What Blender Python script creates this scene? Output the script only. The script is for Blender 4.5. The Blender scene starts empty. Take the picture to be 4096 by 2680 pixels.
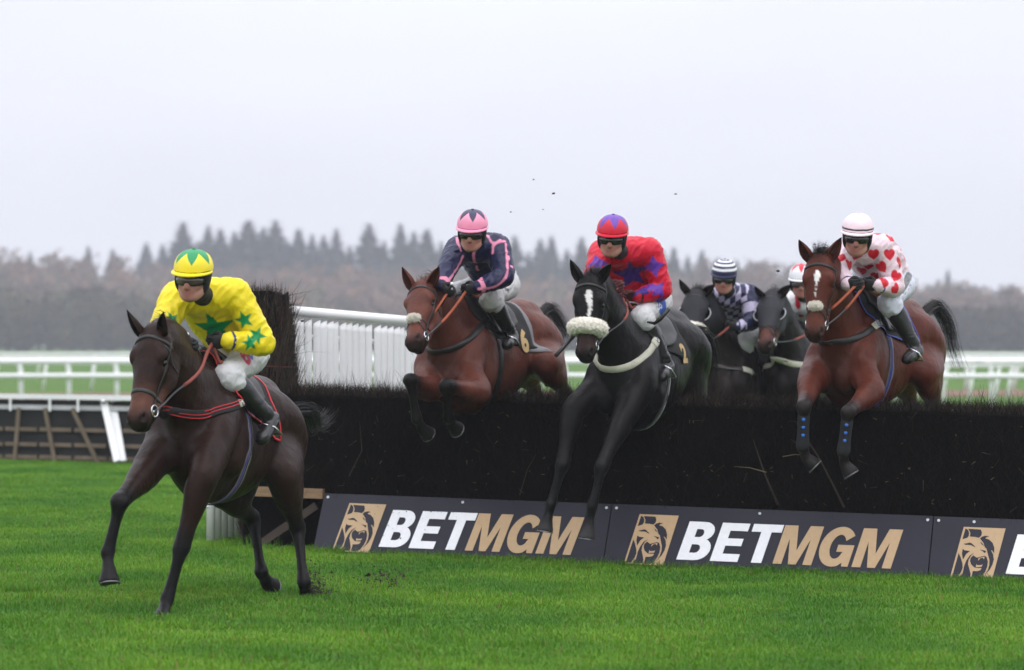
import bpy, bmesh, math, random
import numpy as np
import openvdb
from mathutils import Vector, Matrix, noise
from mathutils.bvhtree import BVHTree

random.seed(7); np.random.seed(7)
S = bpy.context.scene
COL = S.collection

# ---------------------------------------------------------------- camera, sky, sun, exposure
CAM = Vector((0, 0, 1.64))
FPX = 12288.0
cd = bpy.data.cameras.new('camera'); cam = bpy.data.objects.new('camera', cd); COL.objects.link(cam)
cam.location = CAM; cam.rotation_euler = (math.radians(90.13), 0, 0)
cd.sensor_width = 36; cd.lens = 108; cd.clip_start = 0.5; cd.clip_end = 3000
cd.dof.use_dof = True; cd.dof.focus_distance = 20.7; cd.dof.aperture_fstop = 2.3
S.camera = cam
S.view_settings.view_transform = 'Standard'; S.view_settings.look = 'None'
S.view_settings.exposure = 0.0; S.view_settings.gamma = 1.0
SUN_EL, SUN_AZ = math.radians(52), math.radians(205)
w = bpy.data.worlds.new("World"); S.world = w; w.use_nodes = True
nt = w.node_tree; nt.nodes.clear()
def N(t, **k):
    n = nt.nodes.new(t)
    for a, b in k.items(): setattr(n, a, b)
    return n
out = N('ShaderNodeOutputWorld'); bg = N('ShaderNodeBackground'); sky = N('ShaderNodeTexSky')
sky.sky_type = 'NISHITA'; sky.sun_disc = False; sky.sun_elevation = SUN_EL; sky.sun_rotation = SUN_AZ
sky.air_density = 1.0; sky.dust_density = 4.0
bg.inputs['Strength'].default_value = 0.1
tc = N('ShaderNodeTexCoord'); sep = N('ShaderNodeSeparateXYZ')
nt.links.new(tc.outputs['Generated'], sep.inputs[0])
cr = N('ShaderNodeValToRGB')               # overcast cloud: pale at the horizon, brighter overhead
cr.color_ramp.elements[0].position = 0.0; cr.color_ramp.elements[0].color = (8.75, 8.95, 10.0, 1)
cr.color_ramp.elements[1].position = 1.0; cr.color_ramp.elements[1].color = (24.5, 24.8, 26.4, 1)
e = cr.color_ramp.elements.new(0.12); e.color = (10.2, 10.4, 11.6, 1)
nt.links.new(sep.outputs['Z'], cr.inputs[0])
mp = N('ShaderNodeMapping'); mp.inputs['Scale'].default_value = (2.2, 2.2, 7)
nz = N('ShaderNodeTexNoise'); nz.inputs['Scale'].default_value = 1.6; nz.inputs['Detail'].default_value = 4
nt.links.new(tc.outputs['Generated'], mp.inputs[0]); nt.links.new(mp.outputs[0], nz.inputs['Vector'])
mr = N('ShaderNodeMapRange'); mr.inputs['From Min'].default_value = .3; mr.inputs['From Max'].default_value = .7
mr.inputs['To Min'].default_value = .95; mr.inputs['To Max'].default_value = 1.05
nt.links.new(nz.outputs[0], mr.inputs[0])
vm = N('ShaderNodeVectorMath', operation='SCALE')
nt.links.new(cr.outputs[0], vm.inputs[0]); nt.links.new(mr.outputs[0], vm.inputs['Scale'])
mx = N('ShaderNodeMix', data_type='RGBA'); mx.inputs['Factor'].default_value = 0.94
nt.links.new(sky.outputs[0], mx.inputs['A']); nt.links.new(vm.outputs[0], mx.inputs['B'])
nt.links.new(mx.outputs['Result'], bg.inputs['Color']); nt.links.new(bg.outputs[0], out.inputs['Surface'])
sd = bpy.data.lights.new('sun', 'SUN'); sd.energy = 0.7; sd.angle = math.radians(25); sd.color = (1, .97, .93)
sun = bpy.data.objects.new('sun', sd); COL.objects.link(sun)
sun.rotation_euler = (math.radians(90) - SUN_EL, 0, math.radians(25)); sun.location = (0, 0, 40)
S.cycles.use_denoising = True
S.cycles.max_bounces = 6; S.cycles.diffuse_bounces = 3; S.cycles.glossy_bounces = 2
S.cycles.transparent_max_bounces = 8; S.cycles.volume_bounces = 0
S.cycles.use_adaptive_sampling = True; S.cycles.adaptive_threshold = 0.02

def P(sx, sy, Y):                       # a point at distance Y
    return Vector(((sx - 2048) / FPX * Y, Y, CAM.z - (sy - 1368) / FPX * Y))
def RAY(sx, sy):
    return Vector(((sx - 2048) / FPX, 1, -(sy - 1368) / FPX)).normalized()
def reach(par, spec, L):                # point of that sight line at bone length L from its parent joint
    if len(spec) == 4: return Vector(spec[:3])
    d = RAY(spec[0], spec[1]); m = CAM - par
    b = m.dot(d); c = m.dot(m) - L * L; D = b * b - c
    if D <= 0:
        return CAM + d * (-b)
    t = -b - math.sqrt(D) if spec[2] == 'n' else -b + math.sqrt(D)
    return CAM + d * t
def gz(x, y):                           # height of the track: falls gently to the right
    f = min(1, max(0, (52 - y) / 22)); x = max(-12, min(14, x))
    return -0.02 * (x + 1.5) * f

# ---------------------------------------------------------------- materials
def mat(name, col=(.5, .5, .5), rough=.6, attr=False, noise_s=0, noise_a=.2, bump=0, bump_s=60, metal=0, sheen=0, coat=0,
        spec=.5, stretch=(1, 1, 1), trans=0, subs=0):
    m = bpy.data.materials.new(name); m.use_nodes = True
    t = m.node_tree; b = t.nodes['Principled BSDF']
    b.inputs['Roughness'].default_value = rough; b.inputs['Metallic'].default_value = metal
    b.inputs['Sheen Weight'].default_value = sheen; b.inputs['Coat Weight'].default_value = coat
    b.inputs['Specular IOR Level'].default_value = spec
    b.inputs['Base Color'].default_value = (*col, 1)
    src = None
    if attr:
        a = t.nodes.new('ShaderNodeAttribute'); a.attribute_name = 'Col'; src = a.outputs['Color']
    tcn = t.nodes.new('ShaderNodeTexCoord'); mpn = t.nodes.new('ShaderNodeMapping')
    mpn.inputs['Scale'].default_value = stretch
    t.links.new(tcn.outputs['Object'], mpn.inputs[0])
    if noise_s:
        n = t.nodes.new('ShaderNodeTexNoise'); n.inputs['Scale'].default_value = noise_s; n.inputs['Detail'].default_value = 5
        t.links.new(mpn.outputs[0], n.inputs['Vector'])
        r = t.nodes.new('ShaderNodeMapRange'); r.inputs['From Min'].default_value = .25; r.inputs['From Max'].default_value = .75
        r.inputs['To Min'].default_value = 1 - noise_a; r.inputs['To Max'].default_value = 1 + noise_a
        t.links.new(n.outputs[0], r.inputs[0])
        v = t.nodes.new('ShaderNodeVectorMath'); v.operation = 'SCALE'
        if src: t.links.new(src, v.inputs[0])
        else: v.inputs[0].default_value = col
        t.links.new(r.outputs[0], v.inputs['Scale']); src = v.outputs[0]
    if src: t.links.new(src, b.inputs['Base Color'])
    if bump:
        n2 = t.nodes.new('ShaderNodeTexNoise'); n2.inputs['Scale'].default_value = bump_s; n2.inputs['Detail'].default_value = 6
        t.links.new(mpn.outputs[0], n2.inputs['Vector'])
        bp = t.nodes.new('ShaderNodeBump'); bp.inputs['Strength'].default_value = bump; bp.inputs['Distance'].default_value = .01
        t.links.new(n2.outputs[0], bp.inputs['Height']); t.links.new(bp.outputs[0], b.inputs['Normal'])
    if trans:
        d = t.nodes.new('ShaderNodeBsdfTranslucent'); ms = t.nodes.new('ShaderNodeMixShader'); ms.inputs[0].default_value = trans
        if src: t.links.new(src, d.inputs[0])
        else: d.inputs[0].default_value = (*col, 1)
        o = t.nodes['Material Output']
        t.links.new(b.outputs[0], ms.inputs[1]); t.links.new(d.outputs[0], ms.inputs[2]); t.links.new(ms.outputs[0], o.inputs['Surface'])
    return m
M = {}
M['coat'] = mat('horse_coat', attr=True, rough=.4, noise_s=9, noise_a=.28, bump=.45, bump_s=34, spec=.12)
M['skin'] = mat('skin', attr=True, rough=.5, noise_s=40, noise_a=.08)
M['silk'] = mat('silk', attr=True, rough=.40, sheen=.02, spec=.28, bump=.12, bump_s=220, noise_s=14, noise_a=.06, trans=.06)
M['cover'] = mat('cap_cover', attr=True, rough=.45, bump=.1, bump_s=120)
M['breeches'] = mat('breeches', attr=True, rough=.6, bump=.2, bump_s=60, noise_s=18, noise_a=.09)
M['boot'] = mat('boot_leather', (.010, .010, .011), rough=.3, bump=.3, bump_s=45, spec=.5)
M['glove'] = mat('glove', (.008, .008, .009), rough=.75, bump=.3, bump_s=150)
M['glove_red'] = mat('glove_maroon', (.07, .008, .010), rough=.7, bump=.3, bump_s=150)
M['black'] = mat('black_leather', (.010, .009, .009), rough=.45, bump=.15, bump_s=120)
M['blackcloth'] = mat('black_cloth', (.007, .007, .008), rough=.85, bump=.2, bump_s=200)
M['grey'] = mat('grey_strap', (.06, .06, .065), rough=.7, bump=.1)
M['palegrey'] = mat('pale_grey_pad', (.18, .18, .19), rough=.8)
M['cream'] = mat('cream_strap', (.42, .41, .33), rough=.6, noise_s=20, noise_a=.15)
M['rein'] = mat('orange_rein', (.38, .085, .035), rough=.6, bump=.3, bump_s=200)
M['reinred'] = mat('red_brown_rein', (.26, .055, .04), rough=.6, bump=.3, bump_s=200)
M['metal'] = mat('bit_metal', (.6, .6, .62), rough=.22, metal=1)
M['lens'] = mat('goggle_lens', (.012, .010, .010), rough=.06, spec=.8)
M['clearlens'] = mat('smoky_goggle_lens', (.10, .065, .06), rough=.08, spec=.8)
M['eye'] = mat('horse_eye', (.006, .004, .004), rough=.16, spec=.45)
M['hair'] = mat('mane_hair', attr=True, rough=.5, spec=.4)
M['fleece'] = mat('sheepskin', (.72, .68, .60), rough=.95, noise_s=30, noise_a=.12)
M['red'] = mat('red_trim', (.55, .012, .02), rough=.5)
M['blue'] = mat('blue_trim', (.02, .06, .40), rough=.5)
M['purple'] = mat('purple_trim', (.07, .03, .25), rough=.5)
M['gold'] = mat('gold_numeral', (.50, .34, .13), rough=.55)
M['white'] = mat('white_paint', (.80, .80, .81), rough=.45, noise_s=3, noise_a=.05)

# ---------------------------------------------------------------- object helpers
def tag(o, label=None, cat=None, group=None, kind=None):
    if label: o['label'] = label
    if cat: o['category'] = cat
    if group: o['group'] = group
    if kind: o['kind'] = kind
    return o
def thing(name, loc, label, cat, group=None):
    o = bpy.data.objects.new(name, None); COL.objects.link(o); o.location = loc; o.empty_display_size = .1
    return tag(o, label, cat, group)
def link(name, me, m=None, parent=None, smooth=True):
    o = bpy.data.objects.new(name, me); COL.objects.link(o)
    if m is not None: me.materials.append(m)
    if smooth: me.polygons.foreach_set('use_smooth', [True] * len(me.polygons))
    if parent is not None:
        o.parent = parent; pl = parent.location.copy(); pp = parent.parent
        while pp: pl += pp.location; pp = pp.parent
        o.location = (0, 0, 0)
        me.transform(Matrix.Translation(-pl))     # meshes are built in world space, parents are unrotated
    return o
def newmesh(name, v, f):
    me = bpy.data.meshes.new(name); me.from_pydata([tuple(x) for x in v], [], f); me.update(); return me
def setcol(me, cols):
    a = me.color_attributes.new('Col', 'FLOAT_COLOR', 'POINT')
    c = np.ones((len(me.vertices), 4), np.float32); c[:, :3] = cols
    a.data.foreach_set('color', c.ravel())
class MB:
    """collects boxes, tubes and ribbons into one mesh"""
    def __init__(s): s.v = []; s.f = []; s.c = []
    def add(s, v, f, c=None):
        o = len(s.v); s.v += [tuple(x) for x in v]; s.f += [tuple(i + o for i in q) for q in f]
        s.c += [c or (1, 1, 1)] * len(v)
    def box(s, lo, hi, F=None, c=None):
        v = [Vector((x, y, z)) for x in (lo[0], hi[0]) for y in (lo[1], hi[1]) for z in (lo[2], hi[2])]
        if F: v = [F @ p for p in v]
        s.add(v, [(0, 1, 3, 2), (4, 6, 7, 5), (0, 4, 5, 1), (2, 3, 7, 6), (0, 2, 6, 4), (1, 5, 7, 3)], c)
    def beam(s, a, b, wd, ht, up=Vector((0, 0, 1)), c=None):
        a = Vector(a); b = Vector(b); t = (b - a).normalized(); x = t.cross(up).normalized() * wd / 2; y = x.cross(t).normalized() * ht / 2
        v = [p + i * x + j * y for p in (a, b) for i, j in ((-1, -1), (1, -1), (1, 1), (-1, 1))]
        s.add(v, [(3, 2, 1, 0), (4, 5, 6, 7), (0, 1, 5, 4), (1, 2, 6, 5), (2, 3, 7, 6), (3, 0, 4, 7)], c)
    def tube(s, pts, r, n=8, c=None, cap=True):
        pts = [Vector(p) for p in pts]; k = len(pts)
        rr = r if isinstance(r, (list, tuple)) else [r] * k
        u = None; v = []
        for i, p in enumerate(pts):
            t = (pts[min(i + 1, k - 1)] - pts[max(i - 1, 0)]).normalized()
            if u is None:
                u = t.orthogonal().normalized()
            u = (u - t * u.dot(t)).normalized(); w_ = t.cross(u)
            for j in range(n):
                a = 2 * math.pi * j / n; v.append(p + (u * math.cos(a) + w_ * math.sin(a)) * rr[i])
        f = [(i * n + j, i * n + (j + 1) % n, (i + 1) * n + (j + 1) % n, (i + 1) * n + j) for i in range(k - 1) for j in range(n)]
        if cap: f += [tuple(range(n))[::-1], tuple(range((k - 1) * n, k * n))]
        s.add(v, f, c)
    def ribbon(s, pts, nrm, wd, th=.004, c=None, closed=False):
        pts = [Vector(p) for p in pts]; k = len(pts); v = []
        ww = wd if isinstance(wd, (list, tuple)) else [wd] * k
        for i, p in enumerate(pts):
            a = pts[(i - 1) % k] if closed else pts[max(i - 1, 0)]; b = pts[(i + 1) % k] if closed else pts[min(i + 1, k - 1)]
            t = (b - a); t = t.normalized() if t.length > 1e-9 else Vector((1, 0, 0))
            n = Vector(nrm[i]); n = (n - t * n.dot(t)); n = n.normalized() if n.length > 1e-6 else t.orthogonal().normalized()
            x = t.cross(n) * ww[i] / 2
            v += [p - x, p + x, p + x * .85 + n * th, p - x * .85 + n * th]
        f = []
        for i in range(k if closed else k - 1):
            q = (i + 1) % k
            for j in range(4): f.append((i * 4 + j, i * 4 + (j + 1) % 4, q * 4 + (j + 1) % 4, q * 4 + j))
        if not closed: f += [(3, 2, 1, 0), tuple((k - 1) * 4 + j for j in range(4))]
        s.add(v, f, c)
    def sphere(s, c0, r, n=10, c=None):
        c0 = Vector(c0); r = Vector(r) if not isinstance(r, (int, float)) else Vector((r, r, r)); v = []; f = []
        for i in range(n + 1):
            a = math.pi * i / n
            for j in range(2 * n):
                b = math.pi * j / n
                v.append(c0 + Vector((r.x * math.sin(a) * math.cos(b), r.y * math.sin(a) * math.sin(b), r.z * math.cos(a))))
        m_ = 2 * n
        for i in range(n):
            for j in range(m_): f.append((i * m_ + j, (i + 1) * m_ + j, (i + 1) * m_ + (j + 1) % m_, i * m_ + (j + 1) % m_))
        s.add(v, f, c)
    def build(s, name, m, parent=None, smooth=True, col=False):
        me = newmesh(name, s.v, s.f)
        if col: setcol(me, np.array(s.c, np.float32))
        return link(name, me, m, parent, smooth)
def structure(name, me, m): return tag(link(name, me, m, smooth=False), kind='structure')
def cat_rom(pts, sub):
    """Catmull-Rom through n-dim points"""
    a = np.array(pts, float); n = len(a); o = []
    for i in range(n - 1):
        p0 = a[max(i - 1, 0)]; p1 = a[i]; p2 = a[i + 1]; p3 = a[min(i + 2, n - 1)]
        for k in range(sub):
            t = k / sub
            o.append(.5 * (2 * p1 + (p2 - p0) * t + (2 * p0 - 5 * p1 + 4 * p2 - p3) * t * t + (3 * p1 - p0 - 3 * p2 + p3) * t ** 3))
    o.append(a[-1]); return np.array(o)

# ---------------------------------------------------------------- flesh and cloth: smooth unions of tapered elliptical limbs
def nrm(v): return v / (np.linalg.norm(v) + 1e-12)
class Flesh:
    def __init__(s): s.p = []; s.cut = []
    def seg(s, A, B, ra, rb, u, ca, cb, k):
        A = np.array(A, float); B = np.array(B, float); ab = B - A; L = np.linalg.norm(ab); h = ab / (L + 1e-9)
        u = np.array(u, float); u = u - h * u.dot(h)
        if np.linalg.norm(u) < 1e-5: u = np.cross(h, [.3, .5, .8])
        u = nrm(u); v = np.cross(h, u)
        R = max(max(ra), max(rb))
        s.p.append(dict(t='s', A=A, B=B, h=h, L=L, u=u, v=v, ra=ra, rb=rb, ca=np.array(ca, float), cb=np.array(cb, float), k=k,
                        lo=np.minimum(A, B) - R, hi=np.maximum(A, B) + R))
    def chain(s, pts, rad, u, col, k=.03, sub=3):
        """rad: (r along u, r across u) or r per station; col: one colour or one per station"""
        n = len(pts); rad = [(r, r) if isinstance(r, (int, float)) else r for r in rad]
        col = [col] * n if isinstance(col[0], (int, float)) else col
        d = cat_rom([list(p) + list(r) + list(c) for p, r, c in zip(pts, rad, col)], sub)
        for a, b in zip(d[:-1], d[1:]):
            s.seg(a[:3], b[:3], tuple(np.maximum(a[3:5], .003)), tuple(np.maximum(b[3:5], .003)), u, np.clip(a[5:8], 0, 1), np.clip(b[5:8], 0, 1), k)
    def ell(s, c, r, ax, col, k=.03, cut=False):
        c = np.array(c, float); R = max(r)
        d = dict(t='e', c=c, r=r, ax=[np.array(a, float) for a in ax], ca=np.array(col, float), k=k, lo=c - R, hi=c + R)
        d['cut'] = cut; (s.cut if cut else s.p).append(d)
    @staticmethod
    def dist(p, X, Y, Z):
        if p['t'] == 'e':
            q = (X - p['c'][0], Y - p['c'][1], Z - p['c'][2]); k0 = 0; k1 = 0
            for a, r in zip(p['ax'], p['r']):
                d = q[0] * a[0] + q[1] * a[1] + q[2] * a[2]; k0 = k0 + (d / r) ** 2; k1 = k1 + (d / r / r) ** 2
            k0 = np.sqrt(k0); k1 = np.sqrt(k1) + 1e-6
            return k0 * (k0 - 1) / k1, None
        A = p['A']; h = p['h']; u = p['u']; v = p['v']
        qx, qy, qz = X - A[0], Y - A[1], Z - A[2]
        w_ = qx * h[0] + qy * h[1] + qz * h[2]; t = np.clip(w_ / (p['L'] + 1e-9), 0, 1)
        w_ = w_ - t * p['L']
        du = qx * u[0] + qy * u[1] + qz * u[2]; dv = qx * v[0] + qy * v[1] + qz * v[2]
        ru = p['ra'][0] + (p['rb'][0] - p['ra'][0]) * t; rv = p['ra'][1] + (p['rb'][1] - p['ra'][1]) * t; rw = np.minimum(ru, rv)
        k0 = np.sqrt((du / ru) ** 2 + (dv / rv) ** 2 + (w_ / rw) ** 2)
        k1 = np.sqrt((du / ru ** 2) ** 2 + (dv / rv ** 2) ** 2 + (w_ / rw ** 2) ** 2) + 1e-6
        return k0 * (k0 - 1) / k1, t
    def mesh(s, vox, cw=.014):
        lo = np.min([p['lo'] for p in s.p], 0) - .03; hi = np.max([p['hi'] for p in s.p], 0) + .03
        n = np.ceil((hi - lo) / vox).astype(int) + 1
        F = np.full(n, .1, np.float32)
        ax = [lo[i] + np.arange(n[i]) * vox for i in range(3)]
        for p in s.p:
            m_ = p['k'] + .035
            a = np.maximum(np.floor((p['lo'] - m_ - lo) / vox).astype(int), 0); b = np.minimum(np.ceil((p['hi'] + m_ - lo) / vox).astype(int) + 1, n)
            sl = tuple(slice(a[i], b[i]) for i in range(3))
            d, _ = s.dist(p, ax[0][sl[0]][:, None, None], ax[1][sl[1]][None, :, None], ax[2][sl[2]][None, None, :])
            c = F[sl]; k = p['k']
            hh = np.clip(.5 + .5 * (d - c) / k, 0, 1)
            F[sl] = np.minimum(.1, d + (c - d) * hh - k * hh * (1 - hh))
        for p in s.cut:
            m_ = .03
            a = np.maximum(np.floor((p['lo'] - m_ - lo) / vox).astype(int), 0); b = np.minimum(np.ceil((p['hi'] + m_ - lo) / vox).astype(int) + 1, n)
            sl = tuple(slice(a[i], b[i]) for i in range(3))
            d, _ = s.dist(p, ax[0][sl[0]][:, None, None], ax[1][sl[1]][None, :, None], ax[2][sl[2]][None, None, :])
            k = p['k']; c = F[sl]; d = -d
            hh = np.clip(.5 - .5 * (d - c) / k, 0, 1)
            F[sl] = d + (c - d) * hh + k * hh * (1 - hh)
        g = openvdb.FloatGrid(.1); g.copyFromArray(F)
        pts, tri, quads = g.convertToPolygons(0.0, 0.0)
        V = pts * vox + lo
        # colours, blended where limbs meet
        C = np.zeros((len(V), 3)); W = np.full(len(V), 1e-9)
        for p in s.p + s.cut:
            m_ = .05
            idx = np.nonzero(np.all((V > p['lo'] - m_) & (V < p['hi'] + m_), 1))[0]
            if not len(idx): continue
            q = V[idx]; d, t = s.dist(p, q[:, 0], q[:, 1], q[:, 2])
            wt = np.exp(-np.clip(np.abs(d) if p.get('cut') else d, -.02, .3) / cw)
            if p['t'] == 'e': c = np.repeat(p['ca'][None], len(idx), 0)
            else: c = p['ca'] + (p['cb'] - p['ca']) * t[:, None]
            C[idx] += c * wt[:, None]; W[idx] += wt
        C /= W[:, None]
        f = [tuple(int(i) for i in q) for q in quads] + [tuple(int(i) for i in q) for q in tri]
        qa = np.array([x[:3] for x in f]); vol = float(np.sum((V[qa[:, 0]] - lo) * np.cross(V[qa[:, 1]] - lo, V[qa[:, 2]] - lo)))
        if vol < 0: f = [x[::-1] for x in f]
        return V, f, C
def normals(V, f):
    q = np.array([x if len(x) == 4 else x + (x[2],) for x in f]); n = np.cross(V[q[:, 2]] - V[q[:, 0]], V[q[:, 3]] - V[q[:, 1]])
    o = np.zeros_like(V)
    for j in range(4): np.add.at(o, q[:, j], n)
    return o / (np.linalg.norm(o, axis=1)[:, None] + 1e-9)
def bvh_of(V, f): return BVHTree.FromPolygons([tuple(v) for v in V], f)
def hit(bvh, o, d, md=10):
    r = bvh.ray_cast(Vector(o), Vector(d).normalized(), md)
    return (r[0], r[1]) if r[0] is not None else None
def see(bvh, sx, sy, hint=20):          # surface point met by a sight line, or the nearest one to it
    d = RAY(sx, sy); r = bvh.ray_cast(CAM, d, 60)
    if r[0] is not None: return r[0], r[1]
    best = None
    for k in range(60):
        p = CAM + d * (hint - 1.5 + k * .05); q = bvh.find_nearest(p)
        if q[0] is not None and (best is None or q[3] < best[2]): best = (q[0], q[1], q[3])
    return best[0], best[1]
def snap_line(bvh, pts, n=24, off=.003):
    """evenly spaced surface points along 3-D control points"""
    d = cat_rom([list(p) for p in pts], max(2, n // max(1, len(pts) - 1))); o = []; nn = []
    for p in d:
        q = bvh.find_nearest(Vector(p)); o.append(q[0] + q[1] * off); nn.append(q[1])
    return o, nn
# pattern shapes in a tangent plane: signed, >0 inside
def f_star(x, y, r, rot=0, pts=5, inner=.42):
    a = np.arctan2(x, y) + rot; R = np.hypot(x, y); seg = np.pi / pts
    a = np.abs((a + seg) % (2 * seg) - seg)              # angle from nearest spike
    p1 = np.array([r, 0.]); p2 = np.array([inner * r * math.cos(seg), inner * r * math.sin(seg)])
    e_ = p2 - p1; nx, ny = e_[1], -e_[0]; L = math.hypot(nx, ny)
    return -((R * np.cos(a) - p1[0]) * nx + (R * np.sin(a) - p1[1]) * ny) / L * (1 if (0 - p1[0]) * nx + (0 - p1[1]) * ny < 0 else -1)
def f_heart(x, y, r, rot=0):
    c, s_ = math.cos(rot), math.sin(rot); X = (x * c - y * s_) / r; Y = (x * s_ + y * c) / r + .12
    return (1 - (X * X + (Y - .62 * np.sqrt(np.abs(X) + 1e-6)) ** 2 * 1.25)) * r * .4
def decal(V, Nn, C, ctr, n, fn, col, rad, up=(0, 0, 1), soft=.003):
    n = nrm(np.array(n, float)); up = np.array(up, float); y = nrm(up - n * up.dot(n)); x = np.cross(y, n)
    q = V - np.array(ctr, float); m_ = (np.linalg.norm(q, axis=1) < rad * 1.6) & (Nn @ n > 0.05)
    i = np.nonzero(m_)[0]; d = fn(q[i] @ x, q[i] @ y)
    a = np.clip(d / (2 * soft) + .5, 0, 1)[:, None]; C[i] = C[i] * (1 - a) + np.array(col) * a
def pline(V, C, pts, wd, col, soft=.003):
    best = np.full(len(V), 9.)
    for a, b in zip(pts[:-1], pts[1:]):
        a = np.array(a, float); b = np.array(b, float); ab = b - a; t = np.clip((V - a) @ ab / (ab @ ab + 1e-9), 0, 1)
        best = np.minimum(best, np.linalg.norm(V - a - t[:, None] * ab, axis=1))
    a = np.clip((wd / 2 - best) / (2 * soft) + .5, 0, 1)[:, None]; C[:] = C * (1 - a) + np.array(col) * a
def hairs(roots, dirs, n, length, wd, col, spread=.3, droop=.4, seed=1, segs=3, cvar=.3, jit=.01):
    r = random.Random(seed); mb = MB()
    for i in range(n):
        k = r.random() * (len(roots) - 1); j = int(k); t = k - j
        p = Vector(roots[j]).lerp(Vector(roots[min(j + 1, len(roots) - 1)]), t) + Vector((r.gauss(0, jit), r.gauss(0, jit), r.gauss(0, jit)))
        d = Vector(dirs[j]).lerp(Vector(dirs[min(j + 1, len(dirs) - 1)]), t).normalized() + Vector((r.gauss(0, spread), r.gauss(0, spread), r.gauss(0, spread)))
        d.normalize(); L = length * r.uniform(.55, 1.1); x = d.cross(Vector((r.gauss(0, 1), r.gauss(0, 1), r.gauss(0, 1)))).normalized() * wd / 2
        v = []; q = p.copy(); dd = d.copy()
        for s_ in range(segs + 1):
            wv = 1 - s_ / (segs + .15); v += [q - x * wv, q + x * wv]; q = q + dd * L / segs; dd = (dd + Vector((0, 0, -droop / segs))).normalized()
        c = 1 + r.uniform(-cvar, cvar)
        mb.add(v, [(2 * s_, 2 * s_ + 1, 2 * s_ + 3, 2 * s_ + 2) for s_ in range(segs)], tuple(min(1, a * c) for a in col))
    return mb
# ================================================================ ground, path, haze
def wnode(m): return m.node_tree
def ground_mat():
    m = bpy.data.materials.new('turf'); m.use_nodes = True; t = m.node_tree; b = t.nodes['Principled BSDF']; b.inputs['Roughness'].default_value = .9
    b.inputs['Specular IOR Level'].default_value = .15
    g = t.nodes.new('ShaderNodeNewGeometry')
    n = t.nodes.new('ShaderNodeTexNoise'); n.inputs['Scale'].default_value = .35; n.inputs['Detail'].default_value = 8
    n2 = t.nodes.new('ShaderNodeTexNoise'); n2.inputs['Scale'].default_value = 14; n2.inputs['Detail'].default_value = 6
    t.links.new(g.outputs['Position'], n.inputs['Vector']); t.links.new(g.outputs['Position'], n2.inputs['Vector'])
    a = t.nodes.new('ShaderNodeMath'); a.operation = 'ADD'; t.links.new(n.outputs[0], a.inputs[0]); t.links.new(n2.outputs[0], a.inputs[1])
    r = t.nodes.new('ShaderNodeValToRGB'); e = r.color_ramp.elements
    mh = t.nodes.new('ShaderNodeMath'); mh.operation = 'MULTIPLY'; mh.inputs[1].default_value = .5
    t.links.new(a.outputs[0], mh.inputs[0])
    e[0].position = .3; e[0].color = (.028, .085, .009, 1); e[1].position = .72; e[1].color = (.10, .19, .022, 1)
    t.links.new(mh.outputs[0], r.inputs[0]); t.links.new(r.outputs[0], b.inputs['Base Color'])
    return m
M['turf'] = ground_mat()
xs = [-980, -300, -120, -60, -30, -20, -14] + [-12 + .75 * i for i in range(36)] + [20, 30, 60, 120, 300, 980]
ys = [-6, 0, 6, 10] + [12 + .75 * i for i in range(56)] + [56, 60, 66, 74, 90, 110, 140, 180, 230, 300, 420, 620, 890]
v = []; f = []
for j, y in enumerate(ys):
    for i, x in enumerate(xs):
        rise = 0
        v.append((x, y, gz(x, y) + .012 * noise.noise(Vector((x * .6, y * .6, 0))) + rise))
for j in range(len(ys) - 1):
    for i in range(len(xs) - 1):
        a = j * len(xs) + i; f.append((a, a + 1, a + len(xs) + 1, a + len(xs)))
structure('ground', newmesh('ground', v, f), M['turf'])
M['dirt'] = mat('dirt_track', (.16, .085, .055), rough=.95, noise_s=1.2, noise_a=.25)
v = []; f = []
for i in range(61):
    x = -30 + i; c = 95 + .10 * x + 1.5 * math.sin(x * .09)
    v += [(x, c - 5.5, .02), (x, c + 5.5, .02)]
    if i: f.append((2 * i - 2, 2 * i, 2 * i + 1, 2 * i - 1))
structure('path', newmesh('path', v, f), M['dirt'])

# grass: blades in a patch, laid out over the near track by geometry nodes
def grass_mat():
    m = bpy.data.materials.new('grass_blade'); m.use_nodes = True; t = m.node_tree; b = t.nodes['Principled BSDF']
    b.inputs['Roughness'].default_value = .5; b.inputs['Specular IOR Level'].default_value = .3
    a = t.nodes.new('ShaderNodeAttribute'); a.attribute_name = 'Col'
    g = t.nodes.new('ShaderNodeNewGeometry'); n = t.nodes.new('ShaderNodeTexNoise'); n.inputs['Scale'].default_value = .8; n.inputs['Detail'].default_value = 5
    t.links.new(g.outputs['Position'], n.inputs['Vector'])
    r = t.nodes.new('ShaderNodeValToRGB'); r.color_ramp.elements[0].position = .36; r.color_ramp.elements[0].color = (.62, .76, .68, 1)
    r.color_ramp.elements[1].position = .66; r.color_ramp.elements[1].color = (1.5, 1.2, 1.05, 1)
    t.links.new(n.outputs[0], r.inputs[0])
    x = t.nodes.new('ShaderNodeMix'); x.data_type = 'RGBA'; x.blend_type = 'MULTIPLY'; x.inputs['Factor'].default_value = 1
    t.links.new(a.outputs['Color'], x.inputs['A']); t.links.new(r.outputs[0], x.inputs['B'])
    t.links.new(x.outputs['Result'], b.inputs['Base Color'])
    d = t.nodes.new('ShaderNodeBsdfTranslucent'); t.links.new(x.outputs['Result'], d.inputs[0])
    ms = t.nodes.new('ShaderNodeMixShader'); ms.inputs[0].default_value = .3
    t.links.new(b.outputs[0], ms.inputs[1]); t.links.new(d.outputs[0], ms.inputs[2]); t.links.new(ms.outputs[0], t.nodes['Material Output'].inputs['Surface'])
    return m
M['grass'] = grass_mat()
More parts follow.
